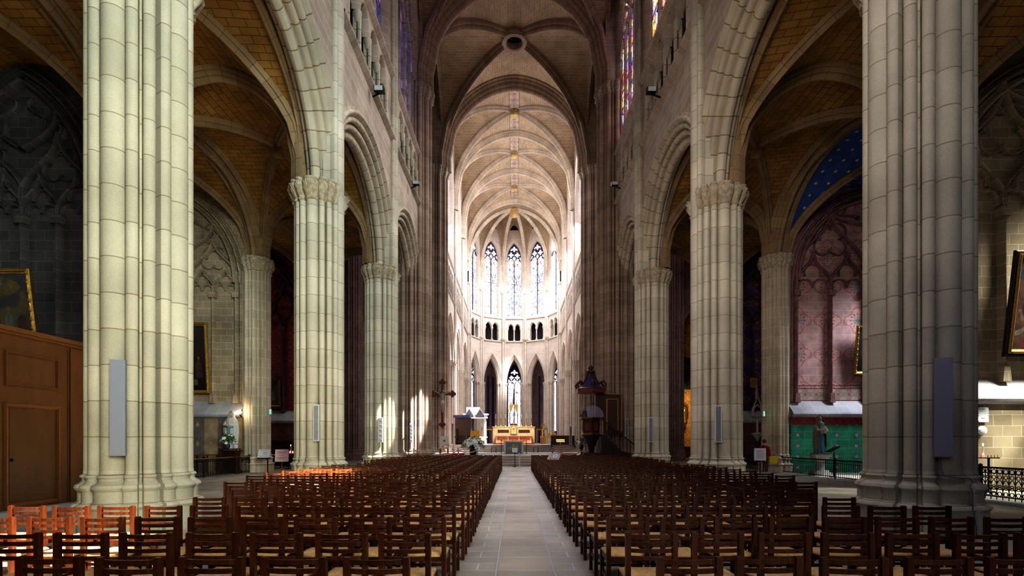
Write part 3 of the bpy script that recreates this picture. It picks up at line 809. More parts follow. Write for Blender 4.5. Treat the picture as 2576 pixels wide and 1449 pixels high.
for k, xs, z0 in ((1, -6.45, 5.6), (3, 6.65, 3.2)):
    T, L = facetT(AB[k], AB[k + 1]); fr = (xs - AB[k][0]) / (AB[k + 1][0] - AB[k][0]); sc = fr * L
    gm = MB(); fill(gm, T, sc, .8, z0, 11.2, 1.9, -.05); g = struct(gm.build('window_%d' % (41 + k), M['glass_axial']))
    tr = MB(); lancet_tracery(tr, T, sc, .8, z0, 10.7, 1.9, -.05, 2, .12, .15, False); rose_head(g, T, sc, .8, 11.2, 1.9, -.07, M['glass_axial'], 0); tr.build('tracery', M['tracery_blue'], g)

# ------------------------------------------------------------------ aisles and chapels
OX = 13.65; CHX = {-1: 19.55, 1: 21.8}
PL = [.5, 9.3, 18.2, 27.4, 35.6]; PR = [.3, 8.9, 17.6, 27.0, 35.6]
def blind_tracery(mb, fn, c, hw, zsill, zsp, zap, n0=0.0, w=.16, d=.28):
    """four-light flamboyant tracery: mullions, cusped heads, ogees and mouchettes"""
    lw = hw / 2
    zm = zsp - .5
    for i in range(-2, 3):
        mb.ribbon([(c + i * lw, zsill), (c + i * lw, zm)], fn, n0, w, d)
        mb.prism([(c + i * lw - w * .9, zm - .28), (c + i * lw + w * .9, zm - .28), (c + i * lw + w * 1.2, zm), (c + i * lw - w * 1.2, zm)], lambda u, v, e: fn(u, v, e), n0 - d * 1.1, n0)
        mb.prism([(c + i * lw - w * .9, zsill), (c + i * lw + w * .9, zsill), (c + i * lw + w * .6, zsill + .5), (c + i * lw - w * .6, zsill + .5)], lambda u, v, e: fn(u, v, e), n0 - d * 1.1, n0)
    h = zap - zsp
    def clip(x, z):
        # keep inside the pointed frame
        if z <= zsp: return (max(c - hw, min(c + hw, x)), z)
        A = A_of(0, h, hw)
        lo, hi = 0.0, 1.0
        for _ in range(20):
            m = (lo + hi) / 2
            if A(m) > z - zsp: lo = m
            else: hi = m
        lim = lo * hw
        return (max(c - lim, min(c + lim, x)), z)
    def ogee(x0, x1, z0, z1, k=14):
        xm = (x0 + x1) / 2; out = []
        for sgn, xs in ((-1, x0), (1, x1)):
            p = []
            for i in range(k + 1):
                t = i / k; e = t * t * (3 - 2 * t)
                bulge = sin(pi * min(1, t * 1.4)) * .10 * abs(x1 - x0) * (1 if t < .72 else 0)
                p.append(clip(xs + (xm - xs) * e + sgn * bulge, z0 + (z1 - z0) * t))
            out.append(p)
        return out
    for i in range(-2, 2):
        x0, x1 = c + i * lw, c + (i + 1) * lw; xm = (x0 + x1) / 2
        for p in ogee(x0, x1, zm, zm + lw * 1.15): mb.ribbon(p, fn, n0, w * .8, d * .9)
        for q in (-1, 1):                          # trefoil cusps
            mb.ribbon([(xm + q * lw * (.22 + .22 * cos(t)), zm + lw * .12 + lw * .22 * sin(t)) for t in [pi * k / 8 - .3 for k in range(10)]], fn, n0, w * .55, d * .6)
        mb.ribbon([(xm + lw * .25 * cos(t), zm + lw * .52 + lw * .25 * sin(t)) for t in [pi * k / 8 - .4 for k in range(11)]], fn, n0, w * .55, d * .6)
    for i in (-2, 0):
        x0, x1 = c + i * lw, c + (i + 2) * lw
        for p in ogee(x0, x1, zm + lw * .25, zm + lw * 2.35): mb.ribbon(p, fn, n0, w, d)
        xm = (x0 + x1) / 2
        for t0 in (0, 1, 2, 3):                    # quatrefoil
            a = pi / 4 + t0 * pi / 2
            mb.ribbon([(xm + lw * .30 * cos(a) + lw * .25 * cos(a + t), zm + lw * 1.5 + lw * .30 * sin(a) + lw * .25 * sin(a + t)) for t in [-2.1 + .42 * k for k in range(11)]], fn, n0, w * .5, d * .6)
    for q in (-1, 1):                              # mouchettes of the head
        pts = []
        for i in range(16):
            t = i / 15; pts.append(clip(c + q * (hw * .02 + hw * .52 * sin(pi * t) * (1 - .2 * t)), zm + lw * 1.9 + (zap - zm - lw * 2.0) * t))
        mb.ribbon(pts, fn, n0, w * .9, d)
        pts = [clip(c + q * hw * (.5 - .38 * t + .12 * sin(2 * pi * t)), zm + lw * 2.3 + (zap - zm - lw * 2.9) * t) for t in [i / 12 for i in range(13)]]
        mb.ribbon(pts, fn, n0, w * .7, d * .8)
        pts = [clip(c + q * hw * (.98 - .5 * t), zm + lw * .9 + lw * 1.9 * t + lw * .3 * sin(pi * t)) for t in [i / 10 for i in range(11)]]
        mb.ribbon(pts, fn, n0, w * .7, d * .8)
        pts = [(c + q * hw * .42 + lw * .33 * cos(t), zm + lw * 2.55 + lw * .42 * sin(t)) for t in [2 * pi * k / 14 for k in range(14)]]
        mb.ribbon([clip(*p) for p in pts], fn, n0, w * .5, d * .6, closed=True)
for sg, PY, NY in ((-1, PL, YL), (1, PR, YR)):
    sd = side_name[sg]; XO = CHX[sg]
    for k in range(1, 5):
        c = []
        for j in range(18): c.append((2 * pi * j / 18, .70 - (.10 if j % 2 == 0 else .13), .10 if j % 2 == 0 else .07))
        pillar('aisle_pillar', f'{["", "nearest", "second", "third", "fourth"][k]} slim clustered pillar between the {sd} aisle and its side chapels', sg * OX, PY[k], sg, .70, 10.5, c, .58, M['aisle_pier'], 11.2, n=140, capfull=True, bs=.9)
    for k in range(4):
        y0, y1 = PY[k], PY[k + 1]; L = y1 - y0
        xin = 7.6 if sg < 0 else 8.0
        vob = vault(sg * (xin + OX - .3) / 2, (OX - .3 - xin) / 2, (y0 + NY[k]) / 2, (y1 + NY[k + 1]) / 2, 10.9, 3.9, AWEB, ARIB, 'ceiling', n=12, trans=(False, True), tsec=scale_sec(TRSEC, .62), rsec=scale_sec(RIBSEC, .75), boss=.22)
        ya, yb = (y0 + NY[k]) / 2, (y1 + NY[k + 1]) / 2        # skew the bay to the pillars it springs from
        for o in [vob] + list(vob.children):
            for v in o.data.vertices:
                fx = max(0, min(1, (abs(v.co.x) - xin) / (OX - .3 - xin))); fy = max(0, min(1, (v.co.y - ya) / (yb - ya)))
                v.co.y += (1 - fx) * ((NY[k] - ya) * (1 - fy) + (NY[k + 1] - yb) * fy) + fx * ((y0 - ya) * (1 - fy) + (y1 - yb) * fy)
        T = (lambda y0: lambda s, n, z: (sg * (OX - .4 + n), y0 + s, z))(y0)
        w = MB(); opening(w, T, L, L / 2, L / 2 - .42, 10.8, 10.8, 3.5, 16, MED, k=14, jamb=False)
        struct(w.build(f'wall_{sd}', [ARIB], sharp=45))
        # chapel: outer wall, vault, dividing wall with blind tracery
        webm = M['star_vault'] if (sg > 0 and k == 2) else AWEB
        vault(sg * (XO + OX + .4) / 2, (XO - OX - .4) / 2, y0, y1, 10.9, 3.9, webm, ARIB, 'ceiling', n=10, trans=(False, False), rsec=scale_sec(RIBSEC, .7), boss=.22)
        w = MB(); To = (lambda y0: lambda s, n, z: (sg * (XO + n), y0 + s, z))(y0)
        opening(w, To, L, L / 2, 2.4, 4.4, 9.5, 4.2, 16, SMALL, k=12)
        rect(w, To, 0, L, 0, 4.4, 0)
        struct(w.build(f'wall_{sd}', [AWALL]))
        gm = MB(); fill(gm, To, L / 2, 2.4, 4.4, 9.5, 4.2, .4)
        g = struct(gm.build('window_%d' % (50 + k + (10 if sg > 0 else 0)), M['glass_chapel']))
        tr = MB(); lancet_tracery(tr, To, L / 2, 2.4, 4.45, 9.5, 4.2, .4, 4, .14, .2); tr.build('tracery', AWALL, g)
    for k in range(1, 5):
        d = PY[k] - .15; s0, s1 = OX + .5, XO; c = (s0 + .35 + s1) / 2; hw = (s1 - s0 - .5) / 2
        fn = (lambda d: lambda s, z, n: (sg * s, d + n, z))(d)
        upm, lowm = AWALL, AWALL
        if sg < 0 and k == 2: upm = lowm = M['shaded_stone']
        if sg > 0 and k == 3: upm, lowm = M['pink_paint'], M['green_paint']
        elif k == 4: upm, lowm = (M['red_paint'] if sg < 0 else M['indigo_paint']), M['dado_dark']
        elif sg < 0 and k == 3: lowm = M['fleur_paint']
        zsill = 3.35
        w = MB()
        w.cur = 0; w.face([fn(s0, zsill, 0), fn(s1, zsill, 0), fn(s1, 16, 0), fn(s0, 16, 0)], [(s0, zsill), (s1, zsill), (s1, 16), (s0, 16)])
        w.cur = 2
        pr = [(zsill + .35, 0), (zsill + .33, -.02), (zsill - .28, -.62), (zsill - .36, -.66), (zsill - .44, -.62), (zsill - .5, -.55), (zsill - .52, -.42)]
        w.grid([[fn(s, z, n) for z, n in pr] for s in (s0, s1)], smooth=False)
        w.cur = 1
        w.face([fn(s0, 0, -.42), fn(s1, 0, -.42), fn(s1, zsill - .5, -.42), fn(s0, zsill - .5, -.42)], [(s0, 0), (s1, 0), (s1, zsill - .5), (s0, zsill - .5)])
        w.face([fn(s0, 0, -.42), fn(s0, zsill - .5, -.42), fn(s0, zsill - .5, .3), fn(s0, 0, .3)])
        w.cur = 3
        w.face([fn(s0, zsill, 0), fn(s0, 16, 0), fn(s0, 16, .3), fn(s0, zsill, .3)])
        ob = struct(w.build(f'wall_{sd}', [upm, lowm, M['sill_stone'], AWALL]))
        if sg > 0 and k == 3:                          # painted borders
            b = MB(); b.face([fn(s0, 3.75, -.006), fn(s1, 3.75, -.006), fn(s1, 4.32, -.006), fn(s0, 4.32, -.006)], [(s0, 0), (s1, 0), (s1, .57), (s0, .57)]); b.build('painted_border', M['leaf_border'], ob)
            b = MB(); b.face([fn(s0, 2.45, -.43), fn(s1, 2.45, -.43), fn(s1, 2.82, -.43), fn(s0, 2.82, -.43)], [(s0, 0), (s1, 0), (s1, .37), (s0, .37)]); b.build('painted_border', M['red_border'], ob)
            b = MB()
            for z in (3.72, 4.35, 4.5): b.box(fn((s0 + s1) / 2, z, -.004), (s1 - s0, .008, .03))
            b.build('painted_line', M['red_border'], ob)
        t = MB()
        for ro, ww, dd in ((.0, .2, .34), (.28, .16, .24), (.5, .14, .16)):
            t.ribbon([(c + x, 9.9 + z) for x, z in arch_path(hw, 4.3, ro - .1, 16)], fn, 0, ww, dd)
        for q in (-1, 1):
            for off, ww in ((0, .2), (.26, .13)):
                if q * off + c + q * hw > s1 or c + q * hw + q * off < s0: continue
                t.ribbon([(c + q * (hw + off), zsill + .3), (c + q * (hw + off), 9.9)], fn, 0, ww, .3)
        blind_tracery(t, fn, c, hw, zsill + .25, 9.9, 14.2)
        tm = M['shaded_stone'] if (sg < 0 and k == 2) else M['red_tracery'] if (sg > 0 and k == 3) else (M['dark_tracery'] if k == 4 else AWALL)
        t.build('blind_tracery', tm, ob)
        # aisle gable over the pier: dark wall above the vault is not seen
# wall above the crossing piers, behind the big arches
for sg in (-1, 1):
    w = MB()
    for yy in (35.3, 45.6):
        w.box((sg * 7.3, yy, 29.5), (2.4, 1.5, 8.4))
    struct(w.build(f'wall_{side_name[sg]}', [WALL]))
# transept ends
for sg in (-1, 1):
    c = [(2 * pi * j / 20, .78 - (.11 if j % 2 == 0 else .14), .11 if j % 2 == 0 else .075) for j in range(20)]
    pillar('transept_pillar', f'dark many-shafted pillar in the {side_name[sg]} transept, glimpsed between nave pillars', sg * 14.0, 45.0, sg, .78, 10.5, c, .62, M['transept_stone'], 25, n=140, capfull=True)
for sg in (-1, 1):
    sd = side_name[sg]; w = MB()
    T = lambda s, n, z: (sg * (8.3 + s), 46.2 + n, z)
    w.cur = 0
    opening(w, T, 16, 8.6 if sg > 0 else 8.2, 2.25, 0, 10.1, 3.9, 34, MED, k=12)
    fn = lambda s, z, n: T(s, n, z)
    for s in (.6, .9, 1.2, 1.7, 2.0, 2.4): w.tube([T(s, -.1, 0), T(s, -.1, 30)], .14, 8)
    struct(w.build(f'wall_{sd}', [M['transept_stone']]))
    w = MB(); w.face([(sg * 24, 35, 0), (sg * 24, 46.2, 0), (sg * 24, 46.2, 34), (sg * 24, 35, 34)])
    w.face([(sg * 13.9, 35.9, 0), (sg * 24, 35.9, 0), (sg * 24, 35.9, 34), (sg * 13.9, 35.9, 34)])
    struct(w.build(f'wall_{sd}', [WALL]))
    w = MB(); w.face([(sg * 6, 35, 33.3), (sg * 24, 35, 33.3), (sg * 24, 46.2, 33.3), (sg * 6, 46.2, 33.3)])
    struct(w.build('ceiling', [WEB]))
    w = MB(); w.face([(sg * 8.3, 46.2, 14.6), (sg * 24, 46.2, 14.6), (sg * 24, 70, 14.6), (sg * 8.3, 70, 14.6)])
    w.face([(sg * 24, 46.2, 0), (sg * 24, 70, 0), (sg * 24, 70, 15), (sg * 24, 46.2, 15)])
    struct(w.build('ceiling', [WEB]))
# chapel glowing with gold behind the right transept arch
w = MB(); T = lambda s, n, z: (s, 52.0 + n, z)
rect(w, T, 11.5, 22, 0, 14.5, 0); struct(w.build('wall_chapel', [M['gold_paint']]))
w = MB(); rect(w, T, -22, -9, 0, 14.5, 0); struct(w.build('wall_chapel', [WALL]))

# ------------------------------------------------------------------ floor
fl = MB()
def strip(x0, x1, y0, y1, z=0.0, du=0.0, mi=0):
    fl.cur = mi
    fl.face([(x0, y0, z), (x1, y0, z), (x1, y1, z), (x0, y1, z)], [(x0 - du, y0), (x1 - du, y0), (x1 - du, y1), (x0 - du, y1)])
strip(-24, -.72, -6, 90, 0, .17, 1); strip(-.72, -.235, -6, 34, 0, -.72, 2); strip(-.215, .485, -6, 34, 0, -.215, 0); strip(.505, .98, -6, 34, 0, .505, 2)
strip(.98, 24, -6, 90, 0, .4, 1); strip(-.72, .98, 34, 90, 0, 0, 1)
for x in (-.225, .495):
    strip(x - .012, x + .012, -6, 34, .0, 0, 3)
struct(fl.build('floor', [M['floor_mid'], M['floor_stone'], M['floor_side'], M['floor_joint']]))
# altar platform with steps
st = MB(); zst = 0
def step(y, z0, z1, x0=-6.2, x1=6.2):
    st.face([(x0, y, z0), (x1, y, z0), (x1, y, z1), (x0, y, z1)]); st.face([(x0, y - .03, z1), (x1, y - .03, z1), (x1, 90, z1), (x0, 90, z1)])
    st.face([(x0, y - .03, z1), (x1, y - .03, z1), (x1, y - .03, z1 - .035), (x0, y - .03, z1 - .035)])
    for x in (x0, x1): st.face([(x, y, 0), (x, 90, 0), (x, 90, z1), (x, y, z1)])
for i in range(4): step(33.0 + .42 * i, .16 * i, .16 * (i + 1), -6.8, 6.8)
struct(st.build('floor', M['step_stone']))
st = MB()
for i in range(4): step(46.5 + .42 * i, .64 + .16 * i, .64 + .16 * (i + 1), -6.8, 6.8)
struct(st.build('floor', M['step_stone']))
# ------------------------------------------------------------------ chairs
wood('chair_wood', (.038, .009, .004), (.092, .026, .009), 5, .33, (1, 1, .15))
def rush():
    m, nt, N, L, b = newmat('rush')
    t = N.new('ShaderNodeTexCoord'); sp = N.new('ShaderNodeSeparateXYZ'); L.new(t.outputs['Object'], sp.inputs[0])
    ax = mth(N, L, 'ABSOLUTE', sp.outputs[0]); ay = mth(N, L, 'ABSOLUTE', mth(N, L, 'SUBTRACT', sp.outputs[1], .21))
    side = mth(N, L, 'GREATER_THAN', ax, ay)
    c1 = mth(N, L, 'MULTIPLY', sp.outputs[1], 850.0); c2 = mth(N, L, 'MULTIPLY', sp.outputs[0], 850.0)
    mx = N.new('ShaderNodeMix'); L.new(side, mx.inputs[0]); L.new(c2, mx.inputs[2]); L.new(c1, mx.inputs[3])
    s = mth(N, L, 'ADD', mth(N, L, 'MULTIPLY', mth(N, L, 'SINE', mx.outputs[0]), .5), .5)
    n = N.new('ShaderNodeTexNoise'); n.inputs['Scale'].default_value = 26; L.new(t.outputs['Object'], n.inputs['Vector'])
    f = mth(N, L, 'ADD', mth(N, L, 'MULTIPLY', s, .45), mth(N, L, 'MULTIPLY', n.outputs['Fac'], .6))
    r = ramp(N, [(.25, (.42, .23, .09)), (.55, (.72, .47, .21)), (.85, (.85, .62, .34))]); L.new(f, r.inputs['Fac'])
    L.new(r.outputs[0], b.inputs['Base Color']); b.inputs['Roughness'].default_value = .7
    bu = N.new('ShaderNodeBump'); bu.inputs['Strength'].default_value = .4; bu.inputs['Distance'].default_value = .004
    L.new(s, bu.inputs['Height']); L.new(bu.outputs['Normal'], b.inputs['Normal']); M['rush'] = m
rush()
CW, CH, PW, CD = .43, .852, .043, .40
def c_posts():
    out = []
    for sx in (-1, 1):
        m = MB(); x = sx * (CW / 2 - PW / 2)
        m.box((x, 0, (CH - .008) / 2), (PW, PW, CH - .008)); m.box((x, 0, CH - .004), (PW * .86, PW * .86, .008)); out.append(m)
    for sx in (-1, 1):
        m = MB(); x = sx * (CW / 2 - PW / 2)
        m.box((x, CD - PW / 2, .225), (PW * .92, PW * .92, .45)); out.append(m)
    return out
def c_slat(z):
    m = MB(); n = 10; rows = []
    hw = CW / 2 - PW
    for i in range(n + 1):
        x = -hw - .004 + (2 * hw + .008) * i / n; b = -.028 * (1 - (x / hw) ** 2) ** .8 if abs(x) < hw else 0
        rows.append([(x, b - .007, z - .0165), (x, b + .007, z - .0165), (x, b + .007, z + .0165), (x, b - .007, z + .0165)])
    m.grid(rows, closed=True, smooth=False); m.face(rows[0]); m.face(rows[-1][::-1]); return m
def c_seat():
    m = MB(); rows = []
    x1, y0, y1 = CW / 2 - .012, .012, CD - .004
    for k, (ins, z) in enumerate([(.012, .432), (.0, .442), (.0, .458), (.012, .472), (.06, .478), (.19, .466)]):
        ring_ = []
        for a, b in ((-1, 0), (0, 0), (1, 0), (1, .5), (1, 1), (0, 1), (-1, 1), (-1, .5)):
            ring_.append((a * (x1 - ins), y0 + ins + (y1 - y0 - 2 * ins) * b, z))
        rows.append(ring_)
    m.grid(rows, closed=True); m.face(rows[-1], smooth=True); m.face(rows[0][::-1]); return m
def c_frame():
    m = MB(); x = CW / 2 - PW / 2
    m.box((0, .0, .425), (CW - PW * 2, .022, .045)); m.box((0, CD - PW / 2, .425), (CW - PW * 2, .022, .045))
    for sx in (-1, 1): m.box((sx * x, CD / 2 - PW / 4, .42), (.022, CD - PW * 1.5, .045))
    return m
def c_str():
    out = []; x = CW / 2 - PW / 2
    for sx in (-1, 1):
        m = MB(); m.box((sx * x, CD / 2 - PW / 4, .22), (.02, CD - PW * 1.5, .03)); out.append(m)
    m = MB(); m.box((0, CD - PW / 2, .28), (CW - PW * 2, .02, .03)); out.append(m)
    m = MB(); m.box((0, 0, .17), (CW - PW * 2, .02, .03)); out.append(m)
    return out
SL = (.822, .763, .703, .644)
def proto_chair():
    t = thing('rush_seat_chair', 'x', 'chair')
    Wd = M['chair_wood']; Z = (0, 0, 0)
    for m in c_posts(): m.build('leg', Wd, t, off=Z)
    for z in SL: c_slat(z).build('back_slat', Wd, t, off=Z)
    c_seat().build('seat', M['rush'], t, off=Z)['label'] = 'woven straw-coloured rush seat'
    c_frame().build('seat_frame', Wd, t, off=Z)
    for m in c_str(): m.build('stretcher', Wd, t, off=Z)
    return t
def whole_chair_mesh():
    m = MB()
    def add(o, k):
        b = len(m.v); m.v += o.v; m.f += [tuple(b + i for i in f) for f in o.f]; m.uv += o.uv; m.m += [k] * len(o.f); m.sm += o.sm
    for o in c_posts() + [c_slat(z) for z in SL] + [c_frame()] + c_str(): add(o, 0)
    add(c_seat(), 1); return m
ORD = ['zero', 'first', 'second', 'third', 'fourth', 'fifth', 'sixth', 'seventh', 'eighth', 'ninth', 'tenth', 'eleventh', 'twelfth', 'thirteenth',
       'fourteenth', 'fifteenth', 'sixteenth', 'seventeenth', 'eighteenth', 'nineteenth', 'twentieth']
PITCH, ROWP, D0 = .54, .90, 3.39
def count(sg, n):
    d = D0 + ROWP * (n - 1)
    if sg < 0:
        if n <= 4: return int((d * 1.0 - .68) / PITCH) + 1
        if n in (5, 6): return 7
        if n == 7: return 8
        c = 10; py = YL[1:4]
    else:
        if n <= 2: return int((d * 1.0 - .93) / PITCH) + 1
        if n == 3: return 8
        if n == 4: return 8
        if n in (5, 6): return 7
        if n == 7: return 8
        c = 10; py = YR[1:4]
    for p in py:
        if p - 1.5 < d < p + 1.15: c = 9
    return c
seats = []
for n in range(1, 30):
    for sg in (-1, 1):
        for k in range(count(sg, n)):
            x = (-.68 - CW / 2 - PITCH * k) if sg < 0 else (.93 + CW / 2 + PITCH * k)
            seats.append((n, sg, k, x + random.uniform(-.012, .012), D0 + ROWP * (n - 1) + random.uniform(-.018, .018), random.uniform(-.022, .022)))
P0 = proto_chair(); kids = list(P0.children)
WH = whole_chair_mesh()
wh_mesh = None
used = 0
rest = []
for n, sg, k, x, y, rz in seats:
    if used >= 300 or n > 18: rest.append((x, y, rz)); continue
    lit = sg < 0 and ((n == 4 and k >= 8) or (n == 3 and k >= 8) or (n in (12, 13) and k >= 7))
    lab = f"{'sunlit ' if lit else ''}wooden rush-seated chair, {'left' if sg < 0 else 'right'} block, {ORD[n]} row from the camera, {ORD[k + 1]} from the aisle"
    if n <= 10:
        if used == 0: o = P0
        else:
            o = P0.copy(); COL.objects.link(o)
            for c in kids:
                q = c.copy(); COL.objects.link(q); q.parent = o
    else:
        if wh_mesh is None:
            o = WH.build('rush_seat_chair', [M['chair_wood'], M['rush']]); wh_mesh = o.data
        else:
            o = bpy.data.objects.new('rush_seat_chair', wh_mesh); COL.objects.link(o)
    o.location = (x, y, 0); o.rotation_euler = (0, 0, rz)
    tag(o, lab, 'chair', 'rush-seated chairs in the left block' if sg < 0 else 'rush-seated chairs in the right block'); used += 1
big = MB()
for x, y, rz in rest:
    b = len(big.v); c, s = cos(rz), sin(rz)
    big.v += [(x + vx * c - vy * s, y + vx * s + vy * c, vz) for vx, vy, vz in WH.v]
    big.f += [tuple(b + i for i in f) for f in WH.f]; big.uv += WH.uv; big.m += WH.m; big.sm += WH.sm
o = big.build('distant_chairs', [M['chair_wood'], M['rush']])
o['kind'] = 'stuff'; tag(o, 'far rows of small dark wooden chairs before the altar steps', 'chairs')
# ------------------------------------------------------------------ small things
Z0 = (0, 0, 0)
def P(name, mb, mat, t, label=None, bev=0.0):
    o = mb.build(name, mat, t, off=Z0, bev=bev)
    if label: o['label'] = label
    return o
plain('speaker_grey', (.24, .25, .32), .55); plain('grille_grey', (.20, .21, .24), .6); plain('metal_white', (.62, .66, .72), .45)
plain('iron', (.012, .012, .014), .5, .6); plain('brass', (.45, .30, .10), .35, .9); plain('gold', (.60, .38, .10), .32, .85, noise=.3, scale=12)
plain('gold_frame', (.50, .33, .09), .38, .8, noise=.35, scale=18, bump=.5); plain('black_wood', (.02, .013, .01), .5)
wood('vestibule_wood', (.085, .036, .009), (.115, .051, .013), 3, .5, (1, .2, .08)); wood('vestibule_trim', (.12, .05, .014), (.16, .07, .022), 4, .45, (1, .1, 1))
wood('pulpit_wood', (.035, .014, .007), (.085, .032, .014), 5, .4); wood('cross_wood', (.13, .035, .02), (.2, .06, .035), 5, .45)
plain('plaster_white', (.62, .62, .58), .55); plain('plaster_cream', (.66, .60, .50), .6); plain('sash_blue', (.10, .34, .46), .6); plain('skin_paint', (.62, .44, .34), .6)
plain('statue_brown', (.20, .15, .11), .6, noise=.35, scale=8); plain('statue_pale', (.40, .34, .28), .6, noise=.2, scale=8); plain('statue_teal', (.08, .20, .26), .6)
plain('white_paper', (.72, .74, .80), .6); plain('pink_paper', (.78, .60, .60), .6); plain('ink', (.25, .25, .32), .7); plain('red_ink', (.55, .12, .12), .7); plain('blue_ink', (.12, .25, .45), .7)
plain('red_cloth', (.50, .03, .03), .85); plain('rope', (.50, .42, .36), .9); plain('leaf', (.04, .13, .05), .6, noise=.4, scale=20); plain('leaf_pale', (.18, .34, .12), .6)
plain('petal', (.85, .86, .84), .6); plain('petal_cream', (.80, .78, .55), .6); plain('blue_slate', (.05, .06, .16), .5); plain('candle_wax', (.8, .74, .6), .5)
emit('flame', (1, .75, .45), 25); emit('votive_red', (1, .06, .05), 5); emit('exit_green', (.10, .9, .42), 2.2); emit('bulb', (1, .78, .5), 60)
plain('altar_stone', (.66, .52, .34), .5, noise=.12, scale=5); plain('altar_pale', (.72, .68, .62), .5); plain('mosaic_blue', (.20, .27, .33), .5, noise=.4, scale=18); plain('mosaic_gold', (.50, .36, .12), .45, noise=.4, scale=18)
plain('grey_stone', (.42, .40, .38), .8, noise=.2, scale=6); plain('cable', (.05, .12, .16), .5); plain('jacket_red', (.22, .02, .03), .8); plain('trouser', (.10, .08, .08), .9); plain('bag_yellow', (.60, .45, .02), .6); plain('hair', (.05, .03, .02), .7); plain('clear_shell', (.5, .5, .7), .1)

# --- column loudspeakers
def speaker(d, x0, x1, y0, y1, cx, cy, label, style):
    x = (x0 + x1) / 2; p = at(x, y1, d); h = (y1 - y0) * d / F; w = (x1 - x0) * d / F
    n = Vector((p.x - cx, p.y - cy, 0)); rz = -atan2(p.x, p.y) * (.45 if style else .8)
    t = thing('column_loudspeaker', label, 'loudspeaker', p, 'slim column loudspeakers fixed to the pillars', rz)
    m = MB(); m.box((0, .05, h / 2), (w, .12, h)); P('cabinet', m, M['metal_white'] if style else M['speaker_grey'], t, bev=.006)
    g = MB()
    if style:
        g.box((0, -.013, h / 2), (w * .76, .01, h * .95))
        for k in range(5): g.cur = 0; g.lathe([(w * .3, .004), (w * .26, .008), (.01, .006)], (0, -.014, h * (.12 + .19 * k)), 14, 'Y')
    else: g.box((0, -.012, h / 2), (w * .96, .01, h * .985))
    P('grille', g, M['grille_grey'] if style else M['speaker_grey'], t)
    b = MB()
    for z in (.12, .88): b.bar((0, .1, h * z), (0, .24, h * z), .05)
    P('bracket', b, M['iron'], t)
speaker(8.78, 280, 312, 905, 1147, -7, 9.69, 'large flat grey column speaker on the nearest left pillar', 0)
speaker(8.55, 2355, 2392, 900, 1150, 7.4, 9.5, 'large flat dark grey column speaker on the nearest right pillar', 0)
speaker(17.64, 788, 802, 1018, 1110, -7, 18.57, 'white framed column speaker on the second left pillar', 1)
speaker(18.0, 1799, 1815, 1020, 1113, 7.4, 18.95, 'white framed column speaker on the second right pillar', 1)
speaker(26.25, 952, 963, 1050, 1113, -7, 27.2, 'white framed column speaker on the third left pillar', 1)
speaker(26.95, 1632, 1643, 1050, 1113, 7.4, 27.9, 'white framed column speaker on the third right pillar', 1)
speaker(33.8, 1031, 1038, 1065, 1113, -6.95, 35.3, 'small column speaker on the near left crossing pillar', 1)
speaker(33.85, 1573, 1581, 1053, 1103, 6.95, 35.3, 'small column speaker beside the pulpit on the right crossing pillar', 1)
speaker(44.0, 1136, 1142, 1065, 1118, -7.15, 45.6, 'small grey column speaker on the far left crossing pillar', 1)
speaker(44.0, 1432, 1439, 1072, 1118, 7.15, 45.6, 'small grey column speaker on the far right crossing pillar', 1)
# --- floodlights on the gallery ledge
def flood(px, py, sg, d, label):
    p = at(px, py, d) - Vector((sg * (.22 if sg < 0 else .34), 0, 0))
    t = thing('floodlight', label, 'floodlight', p, 'black floodlights on the gallery ledges')
    m = MB(); m.box((0, 0, .12), (.42, .34, .24), rz=0, rx=.25); P('housing', m, M['iron'], t, bev=.01)
    m = MB(); m.box((0, -.176, .10), (.36, .01, .18), rx=.25); P('lens', m, M['metal_white'], t)
    m = MB(); m.bar((0, .05, 0), (sg * (.34 if sg < 0 else .46), .1, -.12), .05); P('bracket', m, M['iron'], t)
flood(942, 233, -1, 22.8, 'black floodlight on the left gallery ledge nearest the camera')
flood(1038, 466, -1, 31.0, 'small black floodlight farther along the left gallery ledge')
flood(1657, 235, 1, 23.4, 'black floodlight on the right gallery ledge nearest the camera')
flood(1560, 468, 1, 32.0, 'small black floodlight farther along the right gallery ledge')
# --- wooden vestibule on the left
t = thing('wooden_vestibule', 'tall brown panelled wooden vestibule behind the nearest left pillar', 'vestibule', (-12.2, 10.6, 0))
X = 1.2
m = MB(); m.box((0, 0, 2.05), (2.4, 5.4, 3.9)); P('body', m, M['vestibule_wood'], t)
m = MB(); m.box((.02, 0, 4.06), (2.5, 5.5, .1)); m.box((.01, 0, 3.98), (2.44, 5.44, .07)); P('cornice', m, M['vestibule_trim'], t, bev=.02)
def frame_yz(m, y0, y1, z0, z1, w, x, dd):
    for a, b in (((y0, z0), (y1, z0)), ((y0, z1), (y1, z1)), ((y0, z0), (y0, z1)), ((y1, z0), (y1, z1))):
        for k, (ww, d2) in enumerate(((w, dd), (w * .5, dd * 1.8))):
            m.bar((x, a[0], a[1]), (x, b[0], b[1]), ww, d2, up=(1, 0, 0)) if False else m.box((x, (a[0] + b[0]) / 2, (a[1] + b[1]) / 2), (d2 + (.006 if a[0] == b[0] else 0), abs(a[0] - b[0]) + (ww if a[0] == b[0] else -ww), abs(a[1] - b[1]) + ww))
m = MB(); frame_yz(m, .57, 1.83, 2.86, 3.56, .07, X, .04); P('panel_moulding', m, M['vestibule_trim'], t, bev=.008)
m = MB(); m.box((X, 1.2, 1.32), (.03, 1.12, 2.1)); o = P('door', m, M['vestibule_wood'], t)
m = MB(); m.box((X + .03, .68, 1.2), (.05, .03, .06)); m.build('latch', M['iron'], o, off=Z0)
m = MB(); frame_yz(m, .56, 1.84, .2, 2.4, .09, X, .06); P('door_frame', m, M['vestibule_trim'], t, bev=.01)
